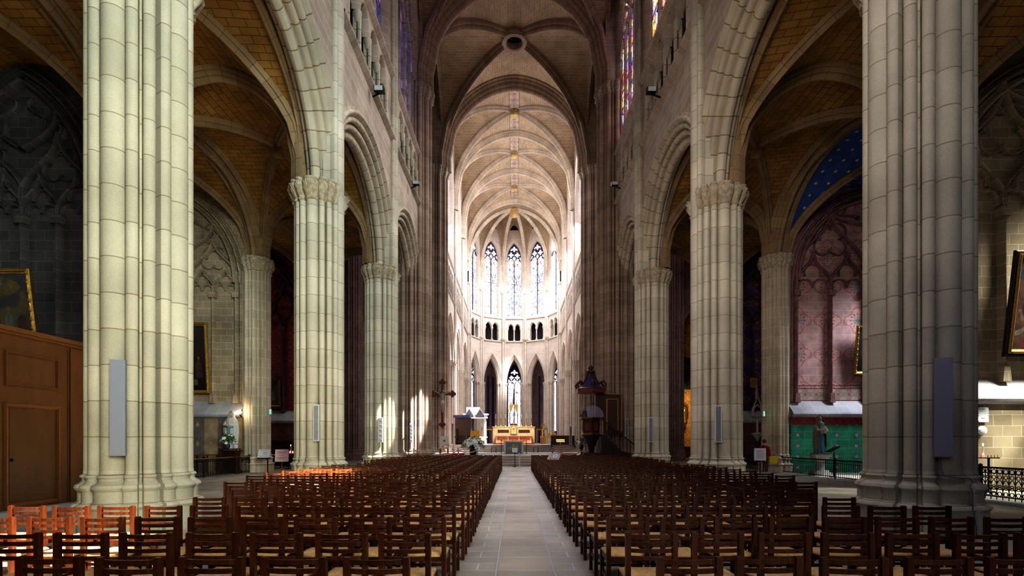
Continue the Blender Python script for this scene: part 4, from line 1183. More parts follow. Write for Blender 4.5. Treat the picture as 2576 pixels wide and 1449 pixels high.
m = MB(); m.box((X, 2.13, 2.0), (.03, .02, 3.7)); m.box((X + .01, 2.42, 2.0), (.05, .5, 3.8)); P('corner_post', m, M['vestibule_wood'], t)
m = MB(); m.box((.1, 0, .05), (2.75, 5.9, .1)); P('stone_plinth', m, M['sill_stone'], t, bev=.02)
# --- framed paintings
def blot(name, stops, scale=1.1, seed=0.0):
    mm, nt, N, L, b = newmat(name); tc = N.new('ShaderNodeTexCoord'); mp = N.new('ShaderNodeMapping'); mp.inputs['Location'].default_value = (seed, seed * 1.7, 0)
    L.new(tc.outputs['Object'], mp.inputs[0]); n = N.new('ShaderNodeTexNoise'); n.inputs['Scale'].default_value = scale; n.inputs['Detail'].default_value = 4; n.inputs['Distortion'].default_value = .8
    L.new(mp.outputs[0], n.inputs['Vector']); r = ramp(N, stops); L.new(n.outputs['Fac'], r.inputs['Fac']); L.new(r.outputs[0], b.inputs['Base Color']); b.inputs['Roughness'].default_value = .38
    M[name] = mm; return mm
blot('oil_dark', [(.3, (.012, .014, .02)), (.5, (.03, .03, .04)), (.62, (.10, .08, .03)), (.8, (.05, .04, .05))], .9, 2)
blot('oil_black', [(.3, (.006, .006, .006)), (.6, (.02, .014, .01)), (.8, (.06, .035, .015))], 1.2, 5)
blot('oil_red', [(.3, (.025, .014, .02)), (.45, (.06, .025, .022)), (.58, (.10, .05, .035)), (.75, (.04, .05, .09))], 2.2, 1)
for nme, c in (('pt_flesh', (0.124, 0.068, 0.041)), ('pt_red', (0.112, 0.013, 0.009)), ('pt_blue', (0.031, 0.052, 0.112)), ('pt_sky', (0.093, 0.112, 0.142)), ('pt_pale', (0.140, 0.130, 0.093)), ('pt_dark', (0.015, 0.011, 0.009)), ('pt_ochre', (0.093, 0.062, 0.018)), ('pt_brown', (0.068, 0.028, 0.013)), ('pt_teal', (0.018, 0.081, 0.074))):
    plain(nme, c, .45, noise=.55, scale=5)
def painting(label, xl, xr, zb, zt, y, tilt, fw, shapes, canvas, arched=False, fmat='gold_frame', dark_edge=False, group=None):
    w, h = xr - xl, zt - zb
    t = thing('framed_painting', label, 'painting', ((xl + xr) / 2, y, zb), group); t.rotation_euler = (tilt, 0, 0)
    prof = [(0, .0), (0, -.09), (fw * .12, -.12), (fw * .3, -.10), (fw * .45, -.135), (fw * .65, -.12), (fw * .8, -.07), (fw, -.06), (fw, -.02)]
    def rect_(ins, n):
        x = w / 2 - ins
        if not arched: return [(-x, n, ins), (x, n, ins), (x, n, h - ins), (-x, n, h - ins)]
        q = [(-x, n, ins), (x, n, ins), (x, n, h * .86)]
        q += [(x * .62, n, h * .86), (x * .5, n, h * .93 - ins * .3), (0, n, h - ins), (-x * .5, n, h * .93 - ins * .3), (-x * .62, n, h * .86), (-x, n, h * .86)]
        return q
    m = MB(); m.grid([rect_(i, n) for i, n in prof], closed=True, smooth=False)
    if not arched:
        for i in range(9):                          # carved lumps along the frame
            for sx in (-1, 1):
                if not dark_edge: m.ball((sx * (w / 2 - fw * .5), -.12, h * (i + .5) / 9), (fw * .28, .03, h * .03), 8, 5)
    P('frame', m, M[fmat], t)
    if dark_edge:
        e = MB(); e.grid([rect_(i, n) for i, n in [(-.10, .02), (-.10, -.07), (-.05, -.09), (0, -.06)]], closed=True, smooth=False); P('outer_frame', e, M['black_wood'], t)
    c = MB(); c.face([(p[0], -.03, p[2]) for p in rect_(fw * .9, 0)])
    mats = [M[canvas]]
    for k, (mt, poly) in enumerate(shapes):
        mats.append(M[mt]); c.cur = k + 1
        c.face([((u - .5) * (w - 2 * fw), -.0303 - .0002 * k, fw + v * (h - 2 * fw)) for u, v in poly], smooth=False)
    P('canvas', c, mats, t)
    b = MB(); b.box((0, .02, h * .5), (w * .9, .03, h * .95)); b.bar((0, .0, h * .95), (0, .5 * (1 if tilt else .2), h * .98), .03); P('backing', b, M['black_wood'], t)
    return t
def ell(cx, cy, rx, ry, n=14, a=0.0): return [(cx + rx * cos(2 * pi * k / n) * cos(a) - ry * sin(2 * pi * k / n) * sin(a), cy + rx * cos(2 * pi * k / n) * sin(a) + ry * sin(2 * pi * k / n) * cos(a)) for k in range(n)]
TL = radians(7)
for nme, c in (('pd_flesh', (.13, .075, .05)), ('pd_red', (.10, .02, .02)), ('pd_blue', (.03, .05, .10)), ('pd_sky', (.10, .13, .17)), ('pd_pale', (.11, .12, .12)), ('pd_ochre', (.10, .075, .025)), ('pd_brown', (.06, .03, .022))): plain(nme, c, .45, noise=.5, scale=4)
painting('large dark gilt-framed painting above the wooden vestibule', -19.0, -16.28, 4.7, 7.45, 17.75, TL, .17,
    [('pd_ochre', ell(.5, .82, .4, .14)), ('pd_pale', ell(.52, .88, .14, .06)), ('pd_pale', [(.62, .1), (.72, .1), (.74, .42), (.68, .48), (.63, .4)]), ('pd_brown', [(.8, .1), (.93, .1), (.92, .4), (.86, .45), (.8, .36)]), ('pd_flesh', ell(.69, .52, .025, .035)), ('pd_flesh', ell(.86, .49, .022, .03)), ('pd_red', [(.3, .1), (.44, .1), (.42, .36), (.36, .42), (.31, .34)]), ('pd_flesh', ell(.37, .46, .025, .03)), ('pd_pale', [(.48, .1), (.56, .1), (.55, .34), (.5, .36)])], 'oil_dark', group=None)
painting('tall dark painting in a gold frame left of the white Virgin statue', -18.3, -15.85, 4.1, 7.75, 26.95, radians(4), .17,
    [('pd_sky', [(.5, .52), (.62, .52), (.62, .66), (.56, .7), (.5, .66)]), ('pd_blue', [(.55, .18), (.7, .18), (.68, .38), (.6, .42)]), ('pd_brown', [(.74, .2), (.92, .2), (.9, .42), (.82, .48), (.75, .4)]), ('pd_flesh', ell(.63, .45, .03, .03)), ('pd_flesh', ell(.83, .5, .03, .028)), ('pd_ochre', [(.45, .08), (.8, .08), (.78, .17), (.5, .18)])], 'oil_black')
painting('small gilt painting with a shaped top on the red chapel wall', -17.0, -15.85, 3.95, 6.05, 35.1, radians(5), .1,
    [('pt_blue', ell(.5, .6, .3, .12)), ('pt_flesh', ell(.55, .73, .09, .06)), ('pt_pale', [(.45, .15), (.75, .2), (.7, .48), (.5, .5)]), ('pt_red', [(.15, .1), (.4, .15), (.42, .45), (.2, .4)])], 'oil_dark', arched=True)
painting('gilt painting of a red-robed figure hanging on the pink chapel wall', 17.40, 19.6, 5.05, 7.5, 26.55, radians(6), .14,
    [('pt_red', [(.1, .35), (.28, .3), (.3, .62), (.2, .7), (.12, .62)]), ('pt_flesh', ell(.2, .76, .045, .05)), ('pt_blue', [(.26, .1), (.5, .1), (.42, .55), (.3, .58)])], 'oil_black', group=None)
painting('large bright painting with red drapery in a gold and black frame, far right', 16.2, 19.3, 4.5, 7.68, 17.05, TL, .14,
    [('pt_sky', [(.28, .62), (.7, .62), (.72, 1), (.22, 1)]), ('pt_blue', ell(.10, .86, .10, .12)), ('pt_brown', [(.06, .56), (.16, .62), (.26, .58), (.32, .75), (.24, .95), (.2, .7)]), ('pt_blue', [(.5, .45), (.75, .5), (.72, .85), (.62, .8)]), ('pt_red', [(.1, .02), (.48, .02), (.44, .2), (.3, .36), (.18, .3), (.12, .12)]), ('pt_dark', [(.04, .36), (.26, .36), (.22, .54), (.1, .54)]), ('pt_brown', ell(.085, .60, .05, .055)), ('pt_flesh', [(.03, .44), (.07, .45), (.12, .32), (.16, .33), (.24, .47), (.28, .46), (.17, .28), (.09, .28)]), ('pt_pale', ell(.25, .57, .03, .06, a=-.5)), ('pt_flesh', ell(.36, .47, .03, .05)), ('pt_brown', ell(.31, .46, .045, .06)), ('pt_pale', [(.02, .2), (.1, .24), (.2, .34), (.18, .28), (.08, .16), (.02, .15)]), ('pt_pale', [(.26, .27), (.4, .18), (.5, .1), (.46, .2), (.34, .3)]), ('pt_teal', ell(.43, .34, .07, .06))], 'oil_red', dark_edge=True)
# --- robed statues
def robe(m, h, prof, folds=11, depth=.07, sx=1.0, sy=.8, n=48, open_front=0.0, ph=0.0):
    rows = []
    for r, z in prof:
        row = []
        for k in range(n + (1 if open_front else 0)):
            a = -pi / 2 + (open_front + (2 * pi - 2 * open_front) * k / n if open_front else 2 * pi * k / n)
            f = 1 + depth * sin(folds * a + ph + z * 3 / h) * min(1, max(0, (1 - z / h) * 2.2))
            row.append((r * f * cos(a) * sx, r * f * sin(a) * sy, z))
        rows.append(row)
    m.grid(rows, closed=not open_front)
    if not open_front: m.face(rows[0][::-1]); m.face(rows[-1])
def head(m, z, r, turn=0.0):
    m.ball((0, 0, z), (r * .82, r * .95, r * 1.15), 16, 12)
    fx, fy = sin(turn), -cos(turn)
    m.ball((fx * r * .95, fy * r * .95, z - r * .1), (r * .14, r * .16, r * .26), 6, 5)
    m.ball((fx * r * .85, fy * r * .85, z - r * .52), (r * .26, r * .1, r * .08), 6, 4)
    m.ball((fx * r * .6, fy * r * .6, z - r * .8), (r * .4, r * .35, r * .3), 8, 5)
    m.tube([(0, 0, z - r * 1.6), (0, 0, z - r * .8)], r * .45, 10)
    for s in (-1, 1): m.ball((fx * r * .82 + s * cos(turn) * r * .34, fy * r * .82 + s * sin(turn) * r * .34, z + r * .16), (r * .14, r * .07, r * .09), 6, 4)
def hand(m, a, d, up, s):
    """palm with four fingers and a thumb"""
    a, d, up = Vector(a), Vector(d).normalized(), Vector(up).normalized(); sd = d.cross(up).normalized()
    m.ball(a + d * s * .25, (s * .2, s * .16, s * .3), 8, 6)
    for k, ln in enumerate((.40, .47, .44, .34)):
        b = a + d * s * .45 + sd * s * (.12 - .08 * k); m.tube([b, b + d * s * ln * .6 + up * s * .02, b + d * s * ln], [s * .05, s * .045, s * .03], 6)
    b = a + d * s * .15 + sd * s * .18; m.tube([b, b + d * s * .2 + sd * s * .1, b + d * s * .38 + sd * s * .08], [s * .055, s * .05, s * .035], 6)
p = at(582, 1130, 26.15)
t = thing('virgin_statue', 'white painted Virgin statue with blue sash and joined hands, left chapel', 'statue', p); H = 1.92
m = MB(); robe(m, H, [(.27, 0), (.26, .1), (.22, .4), (.20, .75), (.19, 1.0), (.21, 1.2), (.24, 1.38), (.22, 1.52), (.12, 1.6)], 12, .07); P('robe', m, M['plaster_white'], t)
m = MB(); robe(m, H, [(.30, .25), (.33, .5), (.36, .8), (.36, 1.05), (.33, 1.3), (.26, 1.5), (.17, 1.62), (.155, 1.72), (.15, 1.82), (.10, 1.9), (.02, 1.925)], 9, .06, open_front=.72); P('mantle', m, M['plaster_white'], t)
m = MB(); head(m, 1.75, .105); P('head', m, M['skin_paint'], t)
m = MB(); m.tube([(-.24, -.02, 1.4), (-.27, -.14, 1.18), (-.05, -.27, 1.22)], [.075, .075, .05], 10); m.tube([(.24, -.02, 1.4), (.27, -.14, 1.18), (.05, -.27, 1.22)], [.075, .075, .05], 10); P('sleeves', m, M['plaster_white'], t)
m = MB(); hand(m, (-.02, -.27, 1.22), (.05, -.12, 1), (0, 1, 0), .17); hand(m, (.02, -.27, 1.22), (-.05, -.12, 1), (0, 1, 0), .17); P('hands', m, M['skin_paint'], t)
m = MB(); m.grid([[(-.05 + dx, -.19 - dz * .06, z) for dx in (0, .035, .07, .10)] for z, dz in ((.3, .9), (.6, .5), (.9, .1), (1.12, .1))]); m.tube([(-.15, -.12, 1.1), (0, -.185, 1.08), (.15, -.12, 1.1)], .025, 6); P('sash', m, M['sash_blue'], t)
m = MB(); m.box((0, 0, -.02), (.6, .5, .06)); P('plinth', m, M['plaster_cream'], t, bev=.01)
def pedestal(p, w, h, mat, label, name='statue_pedestal'):
    t = thing(name, label, 'pedestal', (p[0], p[1], 0))
    m = MB(); m.box((0, 0, h * .5), (w * .72, w * .6, h * .8)); P('shaft', m, M[mat], t, bev=.01)
    m = MB(); m.box((0, 0, h - .045), (w, w * .85, .09)); m.box((0, 0, h - .12), (w * .86, w * .72, .07)); P('cornice', m, M[mat], t, bev=.015)
    m = MB(); m.box((0, 0, .06), (w, w * .85, .12)); m.box((0, 0, .15), (w * .86, w * .72, .07)); P('base', m, M[mat], t, bev=.015)
pedestal(p, .78, p.z - .05, 'pulpit_wood', 'dark wooden pedestal under the white Virgin statue')
p = at(2062, 1140, 24.3)
t = thing('robed_statue', 'dark robed saint statue with a teal mantle before the green wall', 'statue', p, None, .25); H = 1.78
m = MB(); robe(m, H, [(.28, 0), (.26, .12), (.21, .45), (.19, .8), (.19, 1.05), (.22, 1.25), (.20, 1.42), (.10, 1.5)], 10, .1); P('robe', m, M['statue_teal'], t)
m = MB(); robe(m, H, [(.24, .1), (.28, .4), (.29, .8), (.29, 1.1), (.26, 1.3), (.2, 1.45), (.15, 1.55), (.14, 1.66), (.10, 1.74), (.02, 1.78)], 8, .1, open_front=.8, ph=1); P('mantle', m, M['statue_brown'], t)
m = MB(); head(m, 1.62, .105, .3); P('head', m, M['statue_pale'], t)
m = MB(); m.tube([(-.22, -.02, 1.3), (-.26, -.14, 1.08), (.05, -.24, 1.1)], [.07, .07, .045], 10); m.tube([(.22, -.02, 1.3), (.26, -.14, 1.06), (-.04, -.25, 1.02)], [.07, .07, .045], 10)
m.grid([[(x, -.21 - .03 * cos(x * 9), z) for x in (-.16, -.08, 0, .08, .18)] for z in (.92, 1.05, 1.16, 1.27)]); P('sleeves', m, M['statue_pale'], t)
m = MB(); hand(m, (.05, -.25, 1.1), (1, -.1, .15), (0, 0, 1), .16); hand(m, (-.05, -.26, 1.02), (-1, -.1, .1), (0, 0, 1), .16); P('hands', m, M['statue_pale'], t)
m = MB(); m.box((0, 0, -.03), (.66, .5, .07)); P('plinth', m, M['statue_brown'], t, bev=.01)
t = thing('stone_pedestal', 'carved stone pedestal carrying the dark robed statue', 'pedestal', (p.x, p.y, 0))
hh = p.z - .065
m = MB(); m.lathe([(.22, .2), (.2, .3), (.2, hh - .25), (.24, hh - .2)], Z0, 16); P('shaft', m, M['grey_stone'], t)
m = MB(); m.box((0, 0, hh - .05), (.78, .62, .1)); m.box((0, 0, hh - .15), (.64, .5, .12)); P('capital', m, M['grey_stone'], t, bev=.02)
m = MB(); m.box((0, 0, .08), (.75, .6, .16)); m.box((0, 0, .2), (.6, .5, .1)); P('base', m, M['grey_stone'], t, bev=.02)
# --- flowers
def bouquet(p, r, h, label, nbl, vase, cat='flowers', blooms='petal', stand=0.0, seed=1, bs=1.0):
    rnd = random.Random(seed)
    t = thing('flower_arrangement', label, cat, p)
    if vase:
        m = MB(); m.lathe([(r * .22, 0), (r * .3, .03), (r * .36, h * .16), (r * .3, h * .3), (r * .34, h * .34)], Z0, 16); P('vase', m, M['blue_slate'] if vase == 1 else M['pulpit_wood'], t)
    f = MB()
    for i in range(int(60 + nbl * 3)):
        a, e = rnd.uniform(0, 2 * pi), rnd.uniform(-.15, 1.3); rr = r * rnd.uniform(.5, 1.05)
        c = Vector((cos(a) * cos(e) * rr, sin(a) * cos(e) * rr, h * .5 + sin(e) * h * .5 * rnd.uniform(.6, 1.05)))
        b = Vector((0, 0, h * .28)); s = r * rnd.uniform(.18, .34); d = (c - b).normalized(); q = d.orthogonal().normalized(); q = Matrix.Rotation(rnd.uniform(0, 6.28), 3, d) @ q
        f.face([c, c + d * s * .5 + q * s * .28, c + d * s, c + d * s * .5 - q * s * .28])
        if i % 4 == 0: f.tube([b, c], r * .012, 4, caps=False)
    P('foliage', f, M['leaf'], t)
    for i in range(nbl):
        a, e = rnd.uniform(0, 2 * pi), rnd.uniform(-.25, 1.35); rr = r * rnd.uniform(.8, 1.05)
        c = Vector((cos(a) * cos(e) * rr, sin(a) * cos(e) * rr, h * .5 + sin(e) * h * .48)); s = r * rnd.uniform(.10, .17) * bs
        d = (c - Vector((0, 0, h * .3))).normalized(); u = d.orthogonal().normalized(); v = d.cross(u); b = MB()
        for k in range(6):
            w = u * cos(k * pi / 3) + v * sin(k * pi / 3); x = d.cross(w)
            b.face([c, c + w * s * .6 + x * s * .32 + d * s * .35, c + w * s * 1.25 + d * s * .45, c + w * s * .6 - x * s * .32 + d * s * .35])
        b.ball(c + d * s * .2, s * .22, 6, 4)
        P('bloom', b, M['petal_cream'] if i % 5 == 0 and blooms != 'petal' else M['petal'], t)
    return t
bouquet(at(572, 1128, 25.35), .38, .68, 'white lilies in a dark blue pot at the feet of the Virgin statue', 22, 1, seed=3, bs=1.5)
t = thing('white_candle', 'short white candle jar beside the lilies at the Virgin statue', 'candle', Vector((at(593, 1130, 25.35).x, 25.35, at(572, 1128, 25.35).z))); m = MB(); m.lathe([(.09, 0), (.10, .02), (.10, .15), (.08, .17)], Z0, 16); P('jar', m, M['plaster_white'], t)
m = MB(); m.lathe([(.06, .165), (.06, .18)], Z0, 12); P('wax', m, M['candle_wax'], t)
t = thing('flower_shelf', 'narrow dark wooden table holding the lilies before the Virgin statue', 'table', (at(578, 1128, 25.35).x, 25.33, 0)); zt_ = at(572, 1128, 25.35).z
m = MB(); m.box((0, 0, zt_ - .03), (.95, .36, .05)); P('top', m, M['pulpit_wood'], t)
for sx in (-1, 1):
    for sy in (-1, 1): m = MB(); m.box((sx * .42, sy * .14, (zt_ - .055) / 2), (.05, .05, zt_ - .055)); P('leg', m, M['pulpit_wood'], t)
# --- wall lamp beside the Virgin
p = at(603, 1037, 26.55)
t = thing('wall_lamp', 'small glowing wall lamp right of the Virgin statue', 'lamp', p); m = MB(); m.ball(Z0, .09, 12, 8); P('bulb', m, M['bulb'], t)
m = MB(); m.bar((0, .02, -.1), (0, .22, -.14), .04); m.lathe([(.05, -.13), (.06, -.08), (.04, -.06)], Z0, 10); P('bracket', m, M['brass'], t)
LAMP = p
# --- exit signs
for px, py, d, lab in ((681, 1036, 26.75, 'small green lit exit sign on the left aisle pillar'), (1921, 1041, 26.35, 'small green lit exit sign on the right aisle pillar')):
    sg = -1 if px < X0 else 1
    t = thing('exit_sign', lab, 'exit sign', at(px, py, d), 'green exit signs', sg * .95); m = MB(); m.box(Z0, (.30, .05, .26)); P('housing', m, M['metal_white'], t, bev=.008)
    m = MB(); m.box((0, -.028, 0), (.27, .008, .22)); o = P('lit_panel', m, M['exit_green'], t)
    m = MB(); m.box((-.03, -.034, .0), (.05, .004, .12)); m.box((.05, -.034, .0), (.09, .004, .03)); m.ball((-.03, -.034, .08), (.025, .004, .025), 8, 6); m.build('running_figure', M['metal_white'], o, off=Z0)
# --- railings
def railing(a, b, label, h, style, posts):
    a, b = Vector(a), Vector(b); L = (b - a).length; u = (b - a) / L
    t = thing('iron_railing', label, 'railing', a); tr = u
    q = lambda s, z: tr * s + Vector((0, 0, z))
    m = MB(); m.bar(q(0, h), q(L, h), .07, .05); P('top_rail', m, M['brass'] if style == 0 else M['iron'], t)
    m = MB(); m.bar(q(0, .1), q(L, .1), .04, .03); m.bar(q(0, h - .14), q(L, h - .14), .03, .02); P('lower_rail', m, M['iron'], t)
    m = MB(); n = int(L / (.13 if style != 2 else .16))
    for i in range(n + 1):
        s = L * i / n
        m.tube([q(s, .02), q(s, h - .02)], .012, 5, caps=False)
        if style == 0 and i < n:
            m.ribbon([(s + .065 + .045 * cos(w), h - .08 + .045 * sin(w)) for w in [2 * pi * k / 10 for k in range(10)]], lambda s_, z_, n_: q(s_, z_) + Vector((n_, 0, 0)), 0, .014, .014, closed=True)
        if style == 2 and i < n:
            c = s + .08
            f = lambda s_, z_, n_: q(s_, z_) + Vector((n_, 0, 0))
            for cz, r in ((h - .1, .06), (.17, .055), (h - .24, .05)): m.ribbon([(c + r * cos(w), cz + r * sin(w)) for w in [2 * pi * k / 12 for k in range(12)]], f, 0, .018, .018, closed=True)
            m.ribbon([(s + .16 * k / 8, h - .42 + .11 * sin(pi * k / 8)) for k in range(9)], f, 0, .02, .018); m.ribbon([(s + .16 * k / 8, .26 + .09 * sin(pi * k / 8)) for k in range(9)], f, 0, .02, .018)
            m.ribbon([(c + .05 * sin(2 * pi * k / 10), .28 + (h - .72) * k / 10) for k in range(11)], f, 0, .02, .018); m.ribbon([(c - .05 * sin(2 * pi * k / 10), .28 + (h - .72) * k / 10) for k in range(11)], f, 0, .02, .018)
    P('balusters', m, M['iron'], t)
    for s in posts:
        m = MB(); m.tube([q(s * L, 0), q(s * L, h + .03)], .035 if style < 2 else .05, 8); m.ball(q(s * L, h + .05), .05, 8, 6); P('post', m, M['iron'], t)
    return t
railing((-13.65, 18.8, 0), (-13.65, 26.6, 0), 'dark iron railing with brass top rail before the left Virgin chapel', .84, 0, (0, .5, 1))
railing((13.62, 18.4, 0), (13.62, 26.3, 0), 'plain black iron railing before the green and pink chapel', .80, 1, (0, .45, 1))
railing((12.5, 9.6, .08), (12.5, 15.2, .08), 'ornate black cast-iron railing at the far right', .84, 2, (0, .42, .76, 1))
t = thing('stone_kerb', 'low dark stone kerb under the ornate far right railing', 'kerb', (12.5, 12.4, 0)); m = MB(); m.box((0, 0, .04), (.5, 6.2, .08)); P('kerb', m, M['sill_stone'], t, bev=.02)
railing((-13.6, 28.5, 0), (-13.6, 34.6, 0), 'low dark railing before the far red chapel on the left', .84, 0, (0, 1))
railing((13.6, 28.0, 0), (13.6, 34.8, 0), 'dark railing before the far indigo chapel on the right', .84, 1, (0, 1))
# --- sign boards
def sign(pc, w, h, rz, rx, label, paper, frame, pole, lines, group=None, base=True):
    t = thing('sign_stand', label, 'sign', (pc.x, pc.y, 0), group, rz)
    R = Matrix.Rotation(rx, 3, 'X'); zc = pc.z
    f = lambda x, z, n: Vector((0, 0, zc)) + R @ Vector((x, n, z))
    def slab(m, x0, x1, z0, z1, n0, n1): m.prism([(x0, z0), (x1, z0), (x1, z1), (x0, z1)], lambda u, v, e: f(u, v, e), n0, n1)
    m = MB(); slab(m, -w / 2, w / 2, -h / 2, h / 2, .0, .025)
    for x0, x1, z0, z1 in ((-w / 2, w / 2, -h / 2, -h / 2 + .03), (-w / 2, w / 2, h / 2 - .03, h / 2), (-w / 2, -w / 2 + .03, -h / 2, h / 2), (w / 2 - .03, w / 2, -h / 2, h / 2)): slab(m, x0, x1, z0, z1, -.014, .0)
    P('frame', m, M[frame], t)
    m = MB(); slab(m, -w / 2 + .03, w / 2 - .03, -h / 2 + .03, h / 2 - .03, -.004, -.001); o = P('notice', m, M[paper], t)
    for ink, x0, x1, z in lines:
        m = MB(); slab(m, x0 * w, x1 * w, z * h - .009, z * h + .009, -.0065, -.0045); m.build('text_line', M[ink], o, off=Z0)
    m = MB()
    if pole == 'curve': m.tube([(.0, .05, zc - h * .35), (.12, .06, zc - h * .45), (.16, .05, zc - h * .8), (.17, .04, 0)], [.04, .04, .03, .03], 8); m.box((.0, .03, zc - h * .52), (w * 1.0, .22, .05))
    else: m.tube([(0, .02, 0), (0, .02, zc - h * .1)], .018, 8)
    m.lathe([(.15, 0), (.15, .012), (.03, .03)], (0 if pole != 'curve' else .17, .03, 0), 16); P('stand', m, M['iron'] if pole in ('iron', 'curve') else M[pole], t)
sign(at(664, 1141, 25.2), .56, .44, .0, -.45, 'white information board on a dark stand before the left aisle pillar', 'white_paper', 'white_paper', 'curve', [('ink', -.38, .38, .36), ('ink', -.3, -.26, .1), ('ink', -.1, .35, .16), ('ink', -.1, .3, .04), ('ink', -.05, .32, -.08), ('blue_ink', -.4, .4, -.3)])
sign(at(709, 1146, 24.0), .58, .60, .35, -.35, 'tilted pink notice with red print on a metal pole', 'pink_paper', 'metal_white', 'brass', [('red_ink', -.34, .3, .30), ('red_ink', -.34, .28, .2), ('red_ink', -.2, .15, .02), ('red_ink', -.36, .3, -.16), ('red_ink', -.36, .2, -.26)])
sign(at(1912, 1143, 24.6), .52, .62, -.42, -.35, 'white framed notice on a pole beside the right aisle', 'white_paper', 'metal_white', 'iron', [('ink', -.3, .3, .3 - .1 * k) for k in range(7)])
sign(at(1295, 1132.5, 32.4), .34, .28, 0, -.1, 'small blank white card on a thin black stand in the aisle', 'white_paper', 'white_paper', 'iron', [])
t = thing('black_lectern', 'thin black lectern with slanted top beside the robed statue', 'lectern', (at(2098, 1150, 23.2).x, 23.2, 0)); m = MB(); m.tube([(0, 0, 0), (0, 0, 1.15)], .022, 8); m.lathe([(.17, 0), (.17, .015), (.03, .04)], Z0, 16); P('pole', m, M['iron'], t)
m = MB(); m.box((-.06, 0, 1.25), (.5, .42, .025), ry=-.5); P('desk', m, M['iron'], t)
t = thing('display_lectern', 'tilted picture board on a wooden desk among the right chairs', 'display board', (at(1394, 1160, 22.0).x, 22.05, .86), None, -.45)
m = MB(); m.prism([(-.26, -.2), (.26, -.2), (.26, .2), (-.26, .2)], lambda u, v, e: Vector((u, v * .75 + e * .5, .1 + v * .6 - e * .6)), 0, .05); P('board', m, M['rush'], t)
m = MB(); m.prism([(-.22, -.17), (.25, -.17), (.25, .19), (-.22, .19)], lambda u, v, e: Vector((u, v * .75 - .01 + e, .115 + v * .6)), 0, .004); P('picture', m, M['speaker_grey'], t)
m = MB(); m.ribbon([(.06 + .08 * cos(w), .1 * sin(w)) for w in [2 * pi * k / 14 for k in range(14)]], lambda u, v, n: Vector((u, v * .75 - .012 + n, .125 + v * .6)), 0, .03, .004, closed=True); P('emblem', m, M['white_paper'], t)
m = MB(); m.bar((0, .0, -.86), (0, .0, .06), .04); P('leg', m, M['pulpit_wood'], t)
# --- votive candle stands
def votive(p, w, n, label, tall):
    t = thing('candle_stand', label, 'candle stand', (p.x, p.y, 0)); z = p.z
    m = MB(); m.tube([(0, 0, 0), (0, 0, z)], .03, 8); m.lathe([(.2, 0), (.2, .03), (.05, .06)], Z0, 14); m.box((0, 0, z), (w, .12, .03)); P('stand', m, M['iron'], t)
    m = MB()
    for i in range(n * 2): m.tube([(-w / 2 + w * (i + .5) / (n * 2), -.03, z), (-w / 2 + w * (i + .5) / (n * 2), -.03, z + .09)], .008, 5)
    P('prickets', m, M['iron'], t); return t, z
def votive_cup(x, y, z, label, group=None):
    t = thing('votive_candle', label, 'candle', (x, y, z), group); m = MB(); m.lathe([(.035, 0), (.045, .02), (.045, .07), (.04, .075)], Z0, 12); P('cup', m, M['votive_red'], t); m = MB(); m.ball((0, 0, .1), (.014, .014, .03), 8, 6); P('flame', m, M['flame'], t)
def taper(x, y, z, h, label):
    t = thing('taper_candle', label, 'candle', (x, y, z)); m = MB(); m.tube([Z0, (0, 0, h)], .012, 8); P('wax', m, M['candle_wax'], t); m = MB(); m.ball((0, 0, h + .04), (.02, .02, .045), 8, 6); P('flame', m, M['flame'], t)
p = at(726, 1141, 30.0); t, z = votive(p, .62, 4, 'dark stand with a row of red votive candles behind the pink notice', 1)
for k, nm in enumerate(('leftmost', 'second from left', 'third from left', 'rightmost')): votive_cup(p.x - .2 + .15 * k, p.y - .03, z + .016, f'red votive candle, {nm} on the dark stand behind the pink notice', 'red votive candles on the left stand')
taper(p.x + .12, p.y + .02, z + .02, .42, 'thin tall lit candle on the left votive stand')
p = at(2487, 1152, 16.3); t, z = votive(p, .62, 3, 'black iron candle stand behind the far right railing', 1)
votive_cup(p.x - .17, p.y, z + .02, 'single red votive candle on the far right iron stand'); taper(p.x - .15, p.y + .03, z + .02, .36, 'thin leaning candle above the far right iron stand')
# --- memorial plaques
t = thing('memorial_plaque', 'pale rectangular marble plaque reading MERCI on the far right wall', 'plaque', at(2472.5, 1062, 16.97)); w, h = .36, .49
m = MB(); m.box((0, 0, h / 2), (w, .03, h)); P('slab', m, M['white_paper'], t, bev=.004)
m = MB(); [m.ball((sx * w * .43, -.017, z), (.011, .006, .011), 8, 5) for sx in (-1, 1) for z in (.02, h * .44, h * .6, h * .96)]; P('screws', m, M['iron'], t)
def text(s, size, loc, mat, parent, name='lettering', rx=pi / 2):
    c = bpy.data.curves.new(name, 'FONT'); c.body = s; c.size = size; c.align_x = 'CENTER'; c.align_y = 'CENTER'; c.extrude = .001
    o = bpy.data.objects.new(name, c); COL.objects.link(o); dg = bpy.context.evaluated_depsgraph_get()
    me = bpy.data.meshes.new_from_object(o.evaluated_get(dg)); bpy.data.objects.remove(o)
    o = bpy.data.objects.new(name, me); me.materials.clear(); me.materials.append(mat); COL.objects.link(o); o.parent = parent; o.location = loc; o.rotation_euler = (rx, 0, 0); return o
text('MERCI', .05, (0, -.017, .125), M['ink'], t); text('MERCI', .045, (0, -.017, .425), M['ink'], t)
m = MB(); m.box((0, -.016, .35), (w * .6, .002, .01)); m.box((.07, -.016, .28), (w * .2, .002, .008)); P('text_line', m, M['ink'], t)
t = thing('round_plaque', 'round white marble plaque below the rectangular MERCI plaque', 'plaque', at(2470, 1083, 16.97)); m = MB(); m.lathe([(.15, 0), (.155, .01), (.15, .03), (.01, .032)], Z0, 28, 'Y'); P('disc', m, M['white_paper'], t)
m = MB(); m.box((0, -.034, .02), (.2, .002, .012)); m.box((0, -.034, -.04), (.14, .002, .012)); P('text_line', m, M['ink'], t)
